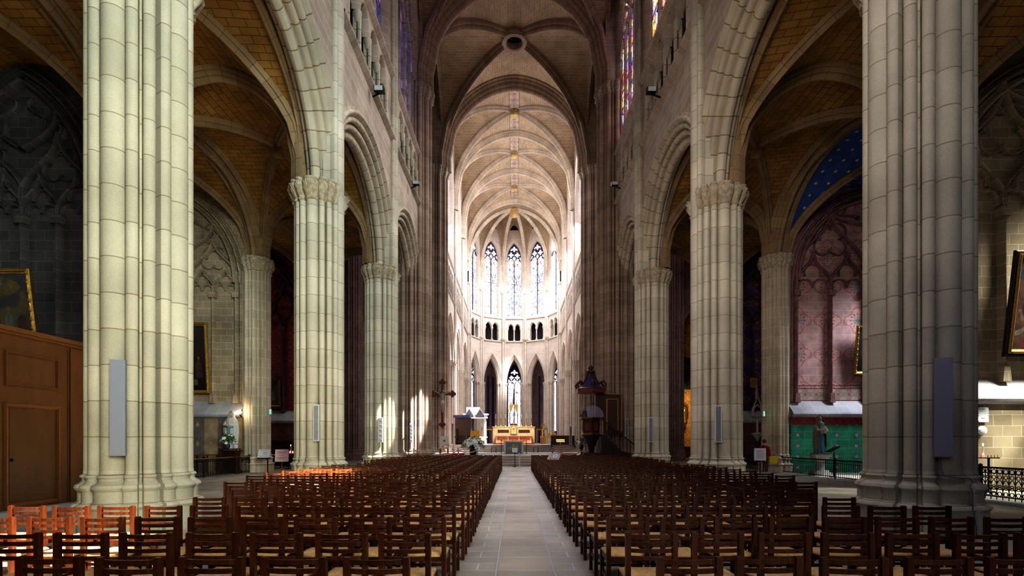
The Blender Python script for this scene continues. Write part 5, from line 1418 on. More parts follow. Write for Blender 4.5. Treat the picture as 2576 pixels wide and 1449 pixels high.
# --- cable down the near right pillar
t = thing('speaker_cable', 'thin dark cable running down the base of the nearest right pillar', 'cable', (7.4, 8.5, 0))
pts = [at(2366, 1150, 8.6), at(2368, 1180, 8.55), at(2374, 1197, 8.48), at(2400, 1202, 8.44), at(2440, 1204, 8.62), at(2448, 1212, 8.58), at(2440, 1222, 8.45), at(2447, 1240, 8.4), at(2447, 1280, 8.42), at(2452, 1300, 8.33), at(2456, 1330, 8.35), at(2457, 1355, 8.35)]
m = MB(); m.tube([q - Vector((7.4, 8.5, 0)) for q in pts], .008, 6); P('cable', m, M['cable'], t)
# --- gothic canopied niche on the far right chapel wall
p = at(1905, 1092, 34.38); t = thing('gothic_tabernacle', 'small pale gothic gabled tabernacle on a shaft in the far right chapel', 'tabernacle', p)
m = MB(); m.lathe([(.05, -.5), (.12, -.3), (.3, -.08), (.38, 0), (.4, .06), (.1, .1)], Z0, 14); P('bracket', m, M['plaster_cream'], t)
m = MB(); m.lathe([(.3, -p.z), (.28, -p.z + .2), (.16, -p.z + .3), (.14, -.45)], Z0, 12); P('pedestal', m, M['dark_tracery'], t)
m = MB(); m.tube([(0, 0, .05), (0, 0, 1.1)], .07, 10); m.lathe([(.1, 1.05), (.22, 1.15), (.3, 1.22), (.1, 1.25)], Z0, 8); P('shaft', m, M['plaster_cream'], t)
m = MB(); f = lambda s, z, n: Vector((s, n, z))
m.ribbon([(-.36, 1.2), (-.34, 1.6), (0, 2.5), (.34, 1.6), (.36, 1.2)], f, 0, .09, .14); m.ribbon([(x * .26, 1.55 + z * .26) for x, z in arch_path(1, 1.5, 0, 8, 1.2)], f, 0, .07, .1)
for s in (-1, 1):
    for k in range(5): m.ball((s * (.36 - .07 * k), -.07, 1.55 + .2 * k), .05, 6, 4)
P('gable', m, M['plaster_cream'], t)
m = MB(); m.tube([(0, .1, 2.4), (0, .1, 3.4)], [.12, .01], 8); [m.ball((.1 * cos(k * 1.6), .1 + .1 * sin(k * 1.6), 2.5 + .12 * k), .04, 6, 4) for k in range(7)]; m.ball((0, .1, 3.35), .06, 6, 4); P('spire', m, M['statue_pale'], t)
t = thing('gilt_emblem', 'small golden shield-shaped emblem on the dark indigo wall', 'emblem', at(1895, 963, 35.1)); m = MB(); m.prism([(-.24, -.3), (0, -.36), (.24, -.3), (.22, 0), (.24, .28), (.08, .3), (0, .38), (-.08, .3), (-.24, .28), (-.22, 0)], lambda u, v, e: (u, e, v), -.04, .02); P('shield', m, M['gold'], t)
m = MB(); m.ribbon([(x * .12, z * .12) for x, z in arch_path(1, 1.2, 0, 8, 1.4)], f, -.045, .04, .03); P('arch', m, M['pt_brown'], t)
# ------------------------------------------------------------------ sanctuary
PL1, PL2 = .64, 1.03
# --- crucifix
p = at(1113, 1075, 43.9)
t = thing('crucifix', 'large red-brown wooden crucifix on the far left crossing pillar', 'crucifix', p); H = 4.05; zc = H * .70
m = MB(); m.box((0, 0, H / 2), (.24, .14, H - .3)); m.box((0, 0, zc), (1.7, .14, .24))
def trefoil(cx, cz, dx, dz, r):
    for ox, oz in ((dx * r, dz * r), (dz * r * .9, dx * r * .9), (-dz * r * .9, -dx * r * .9)):
        m.lathe([(r * .85, -.08), (r * .85, .08)], (cx + ox, 0, cz + oz), 14, 'Y')
trefoil(0, H - .25, 0, 1, .17); trefoil(0, .25, 0, -1, .17); trefoil(-.85, zc, -1, 0, .17); trefoil(.85, zc, 1, 0, .17); P('cross', m, M['cross_wood'], t)
def skin_body(name, joints, edges, radii, mat, parent, sub=2):
    me = bpy.data.meshes.new(name); me.from_pydata(joints, edges, []); me.update(); o = bpy.data.objects.new(name, me); COL.objects.link(o)
    o.modifiers.new('s', 'SKIN'); sv = me.skin_vertices[0].data if me.skin_vertices else None
    if sv is None:
        me.attributes; bpy.context.view_layer.objects.active = o; o.select_set(True)
        import bmesh
        bm = bmesh.new(); bm.from_mesh(me); L = bm.verts.layers.skin.verify()
        for v, r in zip(bm.verts, radii): v[L].radius = (r, r)
        bm.verts.ensure_lookup_table(); bm.verts[0][L].use_root = True; bm.to_mesh(me); bm.free()
    else:
        for v, r in zip(sv, radii): v.radius = (r, r)
        sv[0].use_root = True
    s = o.modifiers.new('u', 'SUBSURF'); s.levels = sub; s.render_levels = sub
    dg = bpy.context.evaluated_depsgraph_get(); m2 = bpy.data.meshes.new_from_object(o.evaluated_get(dg)); bpy.data.objects.remove(o)
    m2.materials.clear(); m2.materials.append(mat)
    for q in m2.polygons: q.use_smooth = True
    o = bpy.data.objects.new(name, m2); COL.objects.link(o); o.parent = parent; return o
S = 1.0; y = -.17
J = [(0, y, zc - .62), (0, y, zc - .35), (0, y, zc - .12), (0, y - .03, zc + .02), (.04, y - .07, zc + .16),
     (-.2, y, zc - .02), (-.45, y + .03, zc + .12), (-.68, y + .06, zc + .26 - .02), (.2, y, zc - .02), (.45, y + .03, zc + .12), (.68, y + .06, zc + .24),
     (-.09, y, zc - .72), (-.05, y - .09, zc - 1.1), (-.02, y, zc - 1.45), (-.01, y - .08, zc - 1.58), (.09, y, zc - .72), (.06, y - .09, zc - 1.1), (.03, y, zc - 1.45), (.02, y - .08, zc - 1.6)]
E = [(0, 1), (1, 2), (2, 3), (3, 4), (2, 5), (5, 6), (6, 7), (2, 8), (8, 9), (9, 10), (0, 11), (11, 12), (12, 13), (13, 14), (0, 15), (15, 16), (16, 17), (17, 18)]
Rr = [.12, .11, .14, .055, .1, .065, .045, .04, .065, .045, .04, .09, .06, .04, .035, .09, .06, .04, .035]
t2 = skin_body('christ_figure', J, E, Rr, M['statue_pale'], t); t2['label'] = 'pale carved figure with outstretched arms'
m = MB(); robe(m, .4, [(.15, 0), (.17, .1), (.16, .24), (.14, .3)], 7, .08, 1, .85); m.v = [(a, b + y, c + zc - .85) for a, b, c in m.v]; P('loincloth', m, M['plaster_cream'], t2)
m = MB(); m.ball((.03, y - .02, zc + .2), (.11, .10, .13), 10, 8); P('hair', m, M['statue_brown'], t2)
# --- pulpit
c = at(1487, 1095, 32.4); cx, cy = c.x, 32.6
t = thing('pulpit', 'dark carved wooden pulpit with canopy and stair at the right crossing pillar', 'pulpit', (cx, cy, 0))
def hexring(r, z, n=6, ph=pi / 6): return [(r * cos(2 * pi * k / n + ph), r * sin(2 * pi * k / n + ph), z) for k in range(n)]
m = MB(); rows = [hexring(r, z) for r, z in [(.58, 2.02), (.6, 2.06), (.58, 2.12), (.62, 2.9), (.66, 2.98), (.72, 3.05), (.72, 3.1), (.66, 3.12)]]
m.grid(rows, closed=True, smooth=False); m.face(rows[0]); P('tub', m, M['pulpit_wood'], t)
m = MB()
for k in range(6):
    a = 2 * pi * (k + .5) / 6 + pi / 6; R = Matrix.Rotation(a + pi / 2, 3, 'Z'); cc = Vector((cos(a) * .535, sin(a) * .535, 2.5)); m.box(cc, (.34, .03, .5), rz=a + pi / 2)
o = P('carved_panels', m, M['cross_wood'], t)
m = MB(); m.grid([hexring(r, z) for r, z in [(.64, 2.98), (.75, 3.06), (.75, 3.11), (.63, 3.11)]], closed=True, smooth=False); m.grid([hexring(r, z) for r, z in [(.58, 2.0), (.66, 2.05), (.58, 2.13)]], closed=True, smooth=False); P('gilt_mouldings', m, M['brass'], t)
m = MB(); m.lathe([(.06, .75), (.14, .9), (.2, 1.2), (.34, 1.6), (.56, 1.95), (.58, 2.03)], (.05, .05, 0), 12); P('corbel', m, M['black_wood'], t)
m = MB(); rows = [hexring(r, z) for r, z in [(.8, 4.62), (.98, 4.66), (1.0, 4.84), (1.04, 4.9), (.9, 4.95)]]; m.grid(rows, closed=True, smooth=False); m.face(rows[0]); P('canopy_rim', m, M['cross_wood'], t)
m = MB(); m.grid([hexring(r, z) for r, z in [(.86, 4.93), (.6, 5.1), (.38, 5.4), (.24, 5.75), (.2, 5.9)]], closed=True, smooth=False); P('canopy_roof', m, M['blue_slate'], t)
m = MB()
for k in range(6):
    a = 2 * pi * k / 6 + pi / 6; d = Vector((cos(a), sin(a), 0))
    m.tube([d * .95 + Vector((0, 0, 4.95)), d * 1.02 + Vector((0, 0, 5.15)), d * .86 + Vector((0, 0, 5.36)), d * .66 + Vector((0, 0, 5.3)), d * .6 + Vector((0, 0, 5.16))], [.06, .07, .07, .06, .05], 8)
    m.tube([d * .62 + Vector((0, 0, 5.18)), d * .42 + Vector((0, 0, 5.42)), d * .28 + Vector((0, 0, 5.75)), d * .22 + Vector((0, 0, 5.95))], .045, 8)
m.lathe([(.2, 5.9), (.3, 5.98), (.24, 6.05), (.1, 6.1), (.18, 6.22), (.1, 6.36), (.02, 6.42)], Z0, 14); P('canopy_scrolls', m, M['pt_brown'], t)
m = MB(); m.box((.62, .35, 3.85), (.5, .1, 1.6)); m.box((.4, .3, 3.85), (.12, .16, 1.6)); P('back_post', m, M['pulpit_wood'], t)
m = MB(); m.box((1.45, .5, 3.35), (1.2, .08, 2.5)); m.box((1.45, .44, 3.3), (.62, .06, 1.9)); P('back_panel', m, M['pulpit_wood'], t)
m = MB()
for a, b in (((.85, 2.2), (.85, 4.6)), ((2.05, 2.2), (2.05, 4.6)), ((.8, 4.62), (2.1, 4.62)), ((1.1, 2.3), (1.1, 4.3)), ((1.8, 2.3), (1.8, 4.3)), ((1.1, 4.3), (1.8, 4.3))): m.bar((a[0], .42, a[1]), (b[0], .42, b[1]), .07, .05)
P('gilt_frame', m, M['brass'], t)
m = MB()
for i in range(9):
    x = .75 + .24 * i; z = 2.0 - .21 * i; m.box((x, -.02, z / 2 + .02), (.26, .8, max(.08, z)))
P('stair', m, M['black_wood'], t)
m = MB(); m.bar((.5, -.4, 3.1), (2.85, -.4, 1.25), .08, .07); [m.bar((.75 + .24 * i, -.4, 2.0 - .21 * i), (.75 + .24 * i, -.4, 2.9 - .19 * i), .035) for i in range(9)]; P('handrail', m, M['pulpit_wood'], t)
m = MB(); m.box((1.0, .25, .45), (2.9, .9, .9)); P('lower_panelling', m, M['pulpit_wood'], t)
m = MB(); m.tube([(.1, .2, 6.35), (.1, .2, 13.5)], .03, 6); P('suspension_rod', m, M['rope'], t)
mm, nt, N, L, b = newmat('acrylic'); b.inputs['Base Color'].default_value = (.55, .55, .8, 1); b.inputs['Alpha'].default_value = .28; b.inputs['Roughness'].default_value = .15; M['acrylic'] = mm
m = MB(); m.prism([(-.55, 0)] + [(.9 * cos(pi - pi * k / 14) * .8 + .1, .75 * sin(pi * k / 14)) for k in range(15)], lambda u, v, e: (u, -.12 + e, 3.12 + v), 0, .02); P('acoustic_shell', m, M['acrylic'], t)
t = thing('madonna_statuette', 'small blue and white Madonna statuette standing on the pulpit edge', 'statue', (cx - .42, cy - .32, 3.135))
m = MB(); robe(m, .5, [(.15, 0), (.14, .15), (.12, .3), (.07, .4)], 8, .07); P('robe', m, M['pt_blue'], t)
m = MB(); robe(m, .5, [(.13, .22), (.11, .36), (.085, .44), (.06, .52), (.01, .56)], 6, .05, open_front=.7); P('veil', m, M['pt_sky'], t); m = MB(); head(m, .46, .055); P('head', m, M['skin_paint'], t)
bouquet(Vector((cx - .64, cy - .12, 3.135)), .12, .42, 'tiny posy of cream flowers beside the Madonna statuette on the pulpit', 5, 2, blooms='mix', seed=9)
# --- stepped altar front table
p = at(1292, 1143, 39.6)
t = thing('altar_table', 'modern stone altar block with blue and gold front panel on the platform', 'altar', (p.x, 40, PL1))
m = MB(); m.box((0, 0, .97), (1.5, .9, .1)); m.box((-.68, 0, .46), (.14, .9, .92)); m.box((.68, 0, .46), (.14, .9, .92)); P('stone_frame', m, M['altar_pale'], t, bev=.02)
m = MB(); m.box((0, -.02, .46), (1.24, .7, .9)); P('mosaic_front', m, M['mosaic_blue'], t)
m = MB()
for poly in ([(-.25, .3), (.0, .82), (.12, .55), (.3, .75), (.4, .4), (.1, .2)], [(-.4, .45), (-.2, .6), (-.12, .4), (-.3, .3)]): m.prism(poly, lambda u, v, e: (u, -.374 + e, v), -.006, .0)
P('gold_motif', m, M['mosaic_gold'], t)
# --- red carpet and high altar
t = thing('red_carpet', 'red carpeted dais steps before the high altar', 'carpet', (-.05, 58, PL2)); m = MB()
for i in range(3): m.box((0, .35 * i + 1.6, .06 + .12 * i), (5.5 - .4 * i, 5.2 - .7 * i, .12))
P('carpet', m, M['red_cloth'], t, bev=.02)
ZA = PL2 + .36
t = thing('high_altar', 'golden stone high altar with reddish relief panels at the back', 'altar', (-.08, 61.2, ZA))
m = MB(); m.box((0, .9, .95), (5.0, .5, 1.9)); m.box((0, .88, 1.93), (5.15, .6, .1)); P('retable', m, M['altar_stone'], t, bev=.02)
for sx in (-1, 1):
    m = MB(); m.box((sx * 1.25, .63, 1.42), (1.35, .05, .36)); P('relief_panel', m, M['pt_brown'], t)
m = MB(); m.box((0, 0, .85), (4.5, .9, .1)); P('mensa', m, M['grey_stone'], t, bev=.02)
m = MB(); m.box((0, .15, .4), (3.9, .5, .8)); P('altar_body', m, M['altar_stone'], t)
for x in (-2.0, -.65, .65, 2.0):
    m = MB(); m.lathe([(.15, 0), (.15, .08), (.09, .12), (.09, .62), (.14, .68), (.17, .8)], (x, -.25, 0), 12); P('column', m, M['altar_stone'], t)
m = MB()
for x in (-1.3, 0, 1.3): m.lathe([(.24, -.01), (.22, .01), (.16, .012), (.14, .0), (.05, .004)], (x, -.11, .42), 18, 'Y')
P('carved_roundels', m, M['gold'], t)
m = MB(); m.box((0, .6, 1.6), (.8, .5, 1.0)); P('tabernacle', m, M['altar_stone'], t); m = MB(); m.ribbon([(x * .34, 1.75 + z * .34) for x, z in arch_path(1, 1.1, 0, 8, 1.8)], f, .34, .08, .06); m.box((0, .33, 1.6), (.06, .04, .6)); m.box((0, .33, 1.7), (.36, .04, .06)); P('tabernacle_arch', m, M['gold'], t)
m = MB(); m.box((0, .9, 2.15), (.9, .55, .35)); P('throne_step', m, M['pt_brown'], t)
t = thing('exposition_canopy', 'gold and red peaked canopy with thin spire above the high altar', 'canopy', (-.08, 62.1, ZA + 2.33))
m = MB(); [m.tube([(sx * .46, 0, 0), (sx * .46, 0, 1.6)], .045, 8) for sx in (-1, 1)]; P('posts', m, M['pt_brown'], t)
m = MB(); [m.prism([(0, 2.3), (sx * .52, 2.3), (sx * .5, 1.3), (sx * .3, 1.45)], lambda u, v, e: (u, e, v), -.08, .08) for sx in (-1, 1)]; P('curtains', m, M['gold'], t)
m = MB(); m.tube([(0, 0, 2.3), (0, 0, 3.3), (0, 0, 4.3)], [.14, .08, .01], 8); [m.tube([(s * .35, 0, 2.2), (s * .28, 0, 2.9)], [.06, .01], 6) for s in (-1, 1)]; P('spire', m, M['pt_brown'], t)
t = thing('altar_cross', 'thin dark cross standing under the gold canopy', 'cross', (-.08, 61.95, ZA + 2.33)); m = MB(); m.box((0, 0, .75), (.06, .06, 1.3)); m.box((0, 0, 1.05), (.5, .06, .06)); P('cross', m, M['iron'], t); m = MB(); m.lathe([(.16, 0), (.14, .06), (.05, .14)], Z0, 12); P('foot', m, M['gold'], t)
for k, (px, pos) in enumerate(((1247, 'outermost left'), (1260, 'middle left'), (1271, 'inner left'), (1312, 'inner right'), (1324, 'middle right'), (1337, 'outermost right'))):
    t = thing('altar_candlestick', f'tall gilt candlestick, {pos} of six on the high altar', 'candlestick', (at(px, 1070, 62.05).x, 62.05, ZA + 1.985), 'gilt candlesticks on the high altar')
    m = MB(); m.lathe([(.16, 0), (.15, .06), (.07, .16), (.05, .3), (.08, .36), (.04, .44), (.04, .85), (.09, .93), (.1, .97)], Z0, 12); P('stick', m, M['gold'], t)
    m = MB(); m.tube([(0, 0, .96), (0, 0, 1.55)], .035, 8); P('candle', m, M['candle_wax'], t)
for px, lab, mt in ((1366, 'gilt standing figure candelabrum on four columns, right of the high altar', 'gold'), (1217, 'pale standing figure candelabrum on four columns, left of the high altar', 'plaster_cream')):
    q = at(px, 1120, 59.5); t = thing('figure_candelabrum', lab, 'candelabrum', (q.x, 59.5, PL2))
    m = MB(); m.box((0, 0, .06), (.7, .5, .12)); [m.lathe([(.08, .1), (.06, .2), (.06, .95), (.1, 1.05)], (x, 0, 0), 10) for x in (-.24, -.08, .08, .24)]; m.box((0, 0, 1.1), (.7, .45, .12)); P('column_base', m, M[mt], t)
    m = MB(); robe(m, .9, [(.2, 0), (.17, .2), (.13, .5), (.15, .7), (.06, .8)], 8, .08); m.v = [(a, b, c + 1.16) for a, b, c in m.v]; head(m, 2.05, .085); m.tube([(.12, -.05, 1.85), (.2, -.15, 1.95), (.16, -.15, 2.2)], .05, 8); P('figure', m, M[mt], t)
    m = MB(); [m.lathe([(.05, 2.4 + abs(k) * -.1), (.08, 2.5 - abs(k) * .1), (.03, 2.75 - abs(k) * .1)], (.14 * k, 0, 0), 8) for k in (-1, 0, 1)]; m.tube([(-.14, 0, 2.4), (0, 0, 2.15), (.14, 0, 2.4)], .025, 6); m.tube([(0, 0, 2.1), (0, 0, 2.45)], .03, 6); P('branches', m, M[mt], t)
# balustrades of small spikes behind the altar
for sx, lab in ((-1, 'low spiked screen left of the high altar'), (1, 'low spiked screen right of the high altar')):
    t = thing('spiked_screen', lab, 'screen', (sx * 3.35, 62.6, PL2)); m = MB(); m.box((0, 0, 2.0), (1.4, .12, .1)); [m.bar((x, 0, 0), (x, 0, 2.0), .07) for x in (-.65, 0, .65)]; P('frame', m, M['brass'], t); m = MB(); [m.tube([(-.65 + .1 * k, 0, 2.03), (-.65 + .1 * k, 0, 2.4)], [.03, .008], 6) for k in range(14)]; P('spikes', m, M['brass'], t)
# --- angel lectern
q = at(1388, 1112, 55); t = thing('angel_lectern', 'gold spread-winged eagle lectern on a white column, right of the altar', 'lectern', (q.x, 55, PL2)); m = MB(); m.lathe([(.3, 0), (.28, .1), (.16, .2), (.15, .62), (.24, .7), (.26, .78)], Z0, 14); P('column', m, M['plaster_white'], t)
m = MB(); m.ball((0, 0, 1.05), (.13, .13, .28), 10, 8); m.ball((.0, -.05, 1.38), (.08, .09, .09), 8, 6); m.tube([(0, -.12, 1.38), (0, -.2, 1.33)], [.03, .005], 6); P('body', m, M['gold'], t)
for s in (-1, 1):
    m = MB(); m.prism([(s * .08, .95), (s * .3, 1.0), (s * .5, .82), (s * .56, 1.1), (s * .42, 1.5), (s * .22, 1.42), (s * .08, 1.2)], lambda u, v, e: (u, e, v), -.04, .03); P('wing', m, M['gold'], t)
q = at(1410, 1140, 38.5); t = thing('ambo', 'gilt reading stand on a brass foot before the right choir pillars', 'lectern', (q.x, 38.5, PL1)); m = MB(); m.box((0, 0, 1.0), (.62, .4, .03), rx=.5); m.box((0, -.02, 1.0), (.66, .06, .06)); P('desk', m, M['brass'], t)
m = MB(); m.tube([(0, 0, .05), (0, 0, .95)], [.05, .05], 10); [m.tube([(0, 0, .35), (s * .12, 0, .2), (s * .18, 0, .02)], .03, 6) for s in (-1, 1)]; m.lathe([(.06, .45), (.1, .5), (.06, .55)], Z0, 10); P('foot', m, M['gold'], t)
q = at(1407, 1110, 48); t = thing('choir_bench', 'dark wooden choir bench right of the altar steps', 'bench', (q.x + .3, 47.6, PL1)); m = MB(); m.box((0, 0, .4), (2.2, .5, .1)); m.box((0, .24, .75), (2.2, .06, 1.5)); P('seat_back', m, M['pulpit_wood'], t); [P('end_panel', (lambda mm_: (mm_.box((sx * 1.08, 0, .5), (.08, .6, 1.0)), mm_)[1])(MB()), M['pulpit_wood'], t) for sx in (-1, 1)]
# --- left side of the choir
q = at(1116, 1135, 37.5); t = thing('presider_chair', 'white upholstered presider chair with gilt emblem, left platform', 'chair', (q.x, 37.8, PL1))
m = MB(); m.box((0, .22, .98), (.62, .08, .72), rx=-.1); P('backrest', m, M['plaster_white'], t, bev=.03); m = MB(); m.box((0, 0, .48), (.62, .5, .12)); P('seat', m, M['altar_stone'], t, bev=.03)
m = MB(); m.lathe([(.09, 0), (.08, .02), (.02, .025)], (0, .16, 1.02), 12, 'Y'); P('emblem', m, M['brass'], t)
for sx in (-1, 1):
    for sy in (-.2, .2): m = MB(); m.box((sx * .27, sy, .21), (.06, .06, .42)); P('leg', m, M['pulpit_wood'], t)
    m = MB(); m.bar((sx * .32, .22, .72), (sx * .32, -.22, .72), .06, .04); m.bar((sx * .32, -.2, .5), (sx * .32, -.2, .72), .05); P('armrest', m, M['brass'], t)
q = at(1141, 1135, 38.2); t = thing('paschal_candle', 'tall white paschal candle on a stand, left platform', 'candle', (q.x, 38.2, PL1)); m = MB(); m.lathe([(.2, 0), (.19, .06), (.08, .12), (.07, .3), (.13, .36), (.13, .42)], Z0, 14); P('stand', m, M['plaster_white'], t); m = MB(); m.tube([(0, 0, .42), (0, 0, 2.1)], .055, 12); P('candle', m, M['candle_wax'], t)
q = at(1174, 1100, 52); t = thing('choir_stall', 'dark gabled wooden choir stall on the left of the choir', 'choir stall', (-4.75, 50.6, PL2))
m = MB(); m.box((-.3, .4, 1.6), (1.6, .1, 3.0)); m.box((-.95, 0, .9), (.12, .9, 1.8)); m.box((.5, 0, .9), (.12, .9, 1.8)); P('back_panels', m, M['pulpit_wood'], t); m = MB(); m.box((-.25, 0, .5), (1.5, .6, .1)); m.box((-.25, -.4, 1.0), (1.6, .35, .06), rx=.3); P('seat', m, M['pulpit_wood'], t)
m = MB(); [m.prism([(-.42, 2.9), (.42, 2.9), (.42, 3.1), (0, 3.75), (-.42, 3.1)], lambda u, v, e, x=x: (u + x, e, v), -.35, .4) for x in (.35, 1.4)]; P('gables', m, M['speaker_grey'], t)
m = MB(); m.box((-.4, 0, 3.0), (1.6, .8, .25)); P('cornice', m, M['blue_slate'], t)
q = at(1197, 1120, 56); t = thing('stone_monument', 'white sunlit stone tomb canopy left of the high altar', 'monument', (q.x, 56.2, PL2))
m = MB(); m.box((0, 0, .5), (2.3, .9, 1.0)); m.box((0, 0, 1.02), (2.5, 1.05, .1)); P('tomb_chest', m, M['plaster_white'], t, bev=.02); m = MB(); [m.box((sx * 1.0, 0, 2.1), (.22, .4, 2.1)) for sx in (-1, 1)]; P('uprights', m, M['plaster_white'], t); m = MB(); m.box((0, 0, 3.25), (2.5, .9, .35)); m.box((0, 0, 3.5), (2.7, 1.0, .12)); m.box((-.3, 0, 3.9), (1.4, .7, .7)); P('entablature', m, M['plaster_white'], t, bev=.03)
q = at(1195, 1115, 50); t = thing('gold_altar_cover', 'golden ornate reading desk in front of the white tomb canopy', 'desk', (q.x, 50, PL2)); m = MB(); m.tube([(0, 0, 0), (0, 0, .9)], .06, 8); m.box((0, 0, 1.2), (.9, .12, .8), rx=-.2); P('desk', m, M['gold'], t)
bouquet(Vector((at(1190, 1145, 36.2).x, 36.2, PL1)), .72, 1.2, 'large white flower arrangement with green foliage, left of the altar platform', 80, 2, seed=5, bs=1.7)
q = at(1463, 1118, 34.6); t = thing('flower_stand', 'slim dark pedestal under the white bouquet by the pulpit', 'stand', (q.x, 34.6, PL1)); m = MB(); m.lathe([(.2, 0), (.18, .05), (.06, .12), (.06, .4), (.16, .46), (.18, .5)], Z0, 14); P('column', m, M['pulpit_wood'], t)
bouquet(Vector((q.x, 34.6, PL1 + .5)), .42, .62, 'white bouquet on a dark stand beside the pulpit', 24, 2, seed=8, bs=1.6)
# --- stanchions and ropes
def stanchion(px, d, label, mt, zb):
    x = at(px, 1130, d).x; t = thing('rope_stanchion', label, 'stanchion', (x, d, zb)); m = MB(); m.tube([(0, 0, .02), (0, 0, .78)], .05, 10); P('post', m, M[mt], t); m = MB(); m.ball((0, 0, .82), .06, 8, 6); P('knob', m, M[mt], t); m = MB(); m.lathe([(.17, 0), (.17, .025), (.05, .05)], Z0, 14); P('base', m, M[mt], t); return Vector((x, d, zb + .74))
def swag(a, b, label, sag=.32):
    t = thing('barrier_rope', label, 'rope', (a + b) / 2); c = (a + b) / 2; m = MB(); m.tube([a.lerp(b, k / 14) - c - Vector((0, 0, sag * 4 * (k / 14) * (1 - k / 14))) for k in range(15)], .03, 6); P('rope', m, M['rope'], t)
a = stanchion(1041, 33.63, 'grey rope post, leftmost, in front of the lit crossing pillar', 'grey_stone', .32); b = stanchion(1093, 33.63, 'grey rope post below the crucifix', 'grey_stone', .32); c_ = stanchion(1153, 33.63, 'grey rope post beside the large flower arrangement', 'grey_stone', .32); d_ = stanchion(1201, 33.63, 'grey rope post left of the altar steps', 'grey_stone', .32)
swag(a, b, 'pale barrier rope left of the crucifix', .12); swag(b, c_, 'pale sagging barrier rope below the presider chair'); swag(c_, d_, 'pale barrier rope before the large flower arrangement', .2)
e_ = stanchion(1390, 33.63, 'gold rope post right of the altar steps', 'brass', .32); g_ = stanchion(1470, 33.63, 'white rope post left of the pulpit base', 'plaster_white', .32); h_ = stanchion(1498, 33.63, 'cream rope post in front of the pulpit base', 'candle_wax', .32)
swag(e_, g_, 'golden barrier rope across the right side of the platform'); swag(g_, h_, 'short barrier rope in front of the pulpit', .35)
st_ = stanchion(1307, 32.1, 'thin silver post standing in the central aisle', 'metal_white', 0)
for x0, x1, lab in ((-5.0, -3.6, 'red carpet strip behind the left barrier rope'), (2.9, 4.3, 'red carpet strip behind the right barrier rope')):
    t = thing('red_runner', lab, 'carpet', ((x0 + x1) / 2, 36.6, PL1)); m = MB(); m.box((0, 0, .06), (x1 - x0, 1.6, .12)); P('carpet', m, M['red_cloth'], t, bev=.01)
for px, lab in ((1242, 'low wooden stool left of the modern altar'), (1348, 'low wooden stool right of the modern altar')):
    q = at(px, 1130, 43.5); t = thing('wooden_stool', lab, 'stool', (q.x, 43.5, PL1), 'stools beside the modern altar'); m = MB(); m.box((0, 0, .46), (.44, .36, .04)); P('seat', m, M['cross_wood'], t)
    for sx in (-1, 1):
        for sy in (-1, 1): m = MB(); m.bar((sx * .19, sy * .15, 0), (sx * .19, sy * .15, .45), .035); P('leg', m, M['iron'], t)
for px, lab in ((1261, 'thin black microphone stand left of the modern altar'), (1324, 'thin black microphone stand right of the modern altar')):
    q = at(px, 1140, 41.5); t = thing('microphone_stand', lab, 'microphone stand', (q.x, 41.5, PL1), 'microphone stands beside the modern altar'); m = MB(); m.tube([(0, 0, .0), (0, 0, 1.0)], .022, 6); m.lathe([(.15, 0), (.14, .02), (.03, .03)], Z0, 12); P('stand', m, M['iron'], t); m = MB(); m.tube([(0, 0, 1.0), (0, -.06, 1.1)], [.02, .03], 8); P('microphone', m, M['iron'], t)
# --- sliver of the golden chapel
q = at(1719, 980, 51.6); t = thing('saint_panel', 'tall painted saint in a teal robe inside the golden chapel', 'painting', q); m = MB(); m.box((0, .1, 1.6), (1.5, .06, 3.2)); P('panel', m, M['oil_dark'], t); m = MB(); robe(m, 2.6, [(.42, .1), (.38, .8), (.34, 1.5), (.36, 2.0), (.14, 2.25)], 8, .1, 1, .12); P('painted_robe', m, M['pt_teal'], t); m = MB(); m.ball((0, -.02, 2.45), (.16, .06, .2), 10, 8); P('painted_head', m, M['pt_flesh'], t)
q = at(1720, 1066, 51.4); t = thing('gilt_statue', 'gilded saint statue on a bracket inside the golden chapel', 'statue', q); m = MB(); robe(m, 1.7, [(.34, .2), (.28, .6), (.22, 1.1), (.26, 1.45), (.1, 1.62)], 9, .1); P('robe', m, M['gold'], t); m = MB(); head(m, 1.82, .12); P('head', m, M['gold'], t); m = MB(); m.lathe([(.1, -.25), (.32, 0), (.4, .1), (.36, .22)], Z0, 12); P('bracket', m, M['gold'], t); m = MB(); m.ribbon([(x * .5, 1.6 + z * .4) for x, z in arch_path(1, 1.2, 0, 8, 2.0)], f, .1, .14, .12); P('niche_arch', m, M['gold'], t)
q = at(1718, 1145, 50.5); t = thing('side_altar', 'small side altar with white cloth inside the golden chapel', 'altar', (q.x, 50.8, 0)); m = MB(); m.box((0, 0, .55), (2.2, .8, 1.1)); P('body', m, M['pt_red'], t); m = MB(); m.box((0, 0, 1.13), (2.3, .9, .06)); P('cloth', m, M['plaster_white'], t)
# --- wooden bench behind the left railing and a seat at the notice
t = thing('wooden_kneeler', 'brown wooden kneeling rail behind the left iron railing', 'kneeler', (-15.9, 25.9, 0)); m = MB(); m.box((0, 0, .92), (2.2, .3, .06)); P('top', m, M['cross_wood'], t); m = MB(); [m.bar((x, 0, 0), (x, 0, .9), .05) for x in (-1.0, -.5, 0, .5, 1.0)]; P('uprights', m, M['pulpit_wood'], t)
t = thing('dark_cabinet', 'dark carved wooden cabinet at the back of the left red chapel', 'cabinet', (-15.6, 33.9, 0)); m = MB(); m.box((0, 0, .8), (2.2, .6, 1.6)); P('carcass', m, M['black_wood'], t, bev=.02); m = MB(); m.box((0, 0, 1.64), (2.3, .7, .08)); P('top', m, M['pulpit_wood'], t)
for sx in (-1, 1): m = MB(); m.box((sx * .52, -.31, .8), (.9, .03, 1.3)); P('door', m, M['pulpit_wood'], t)
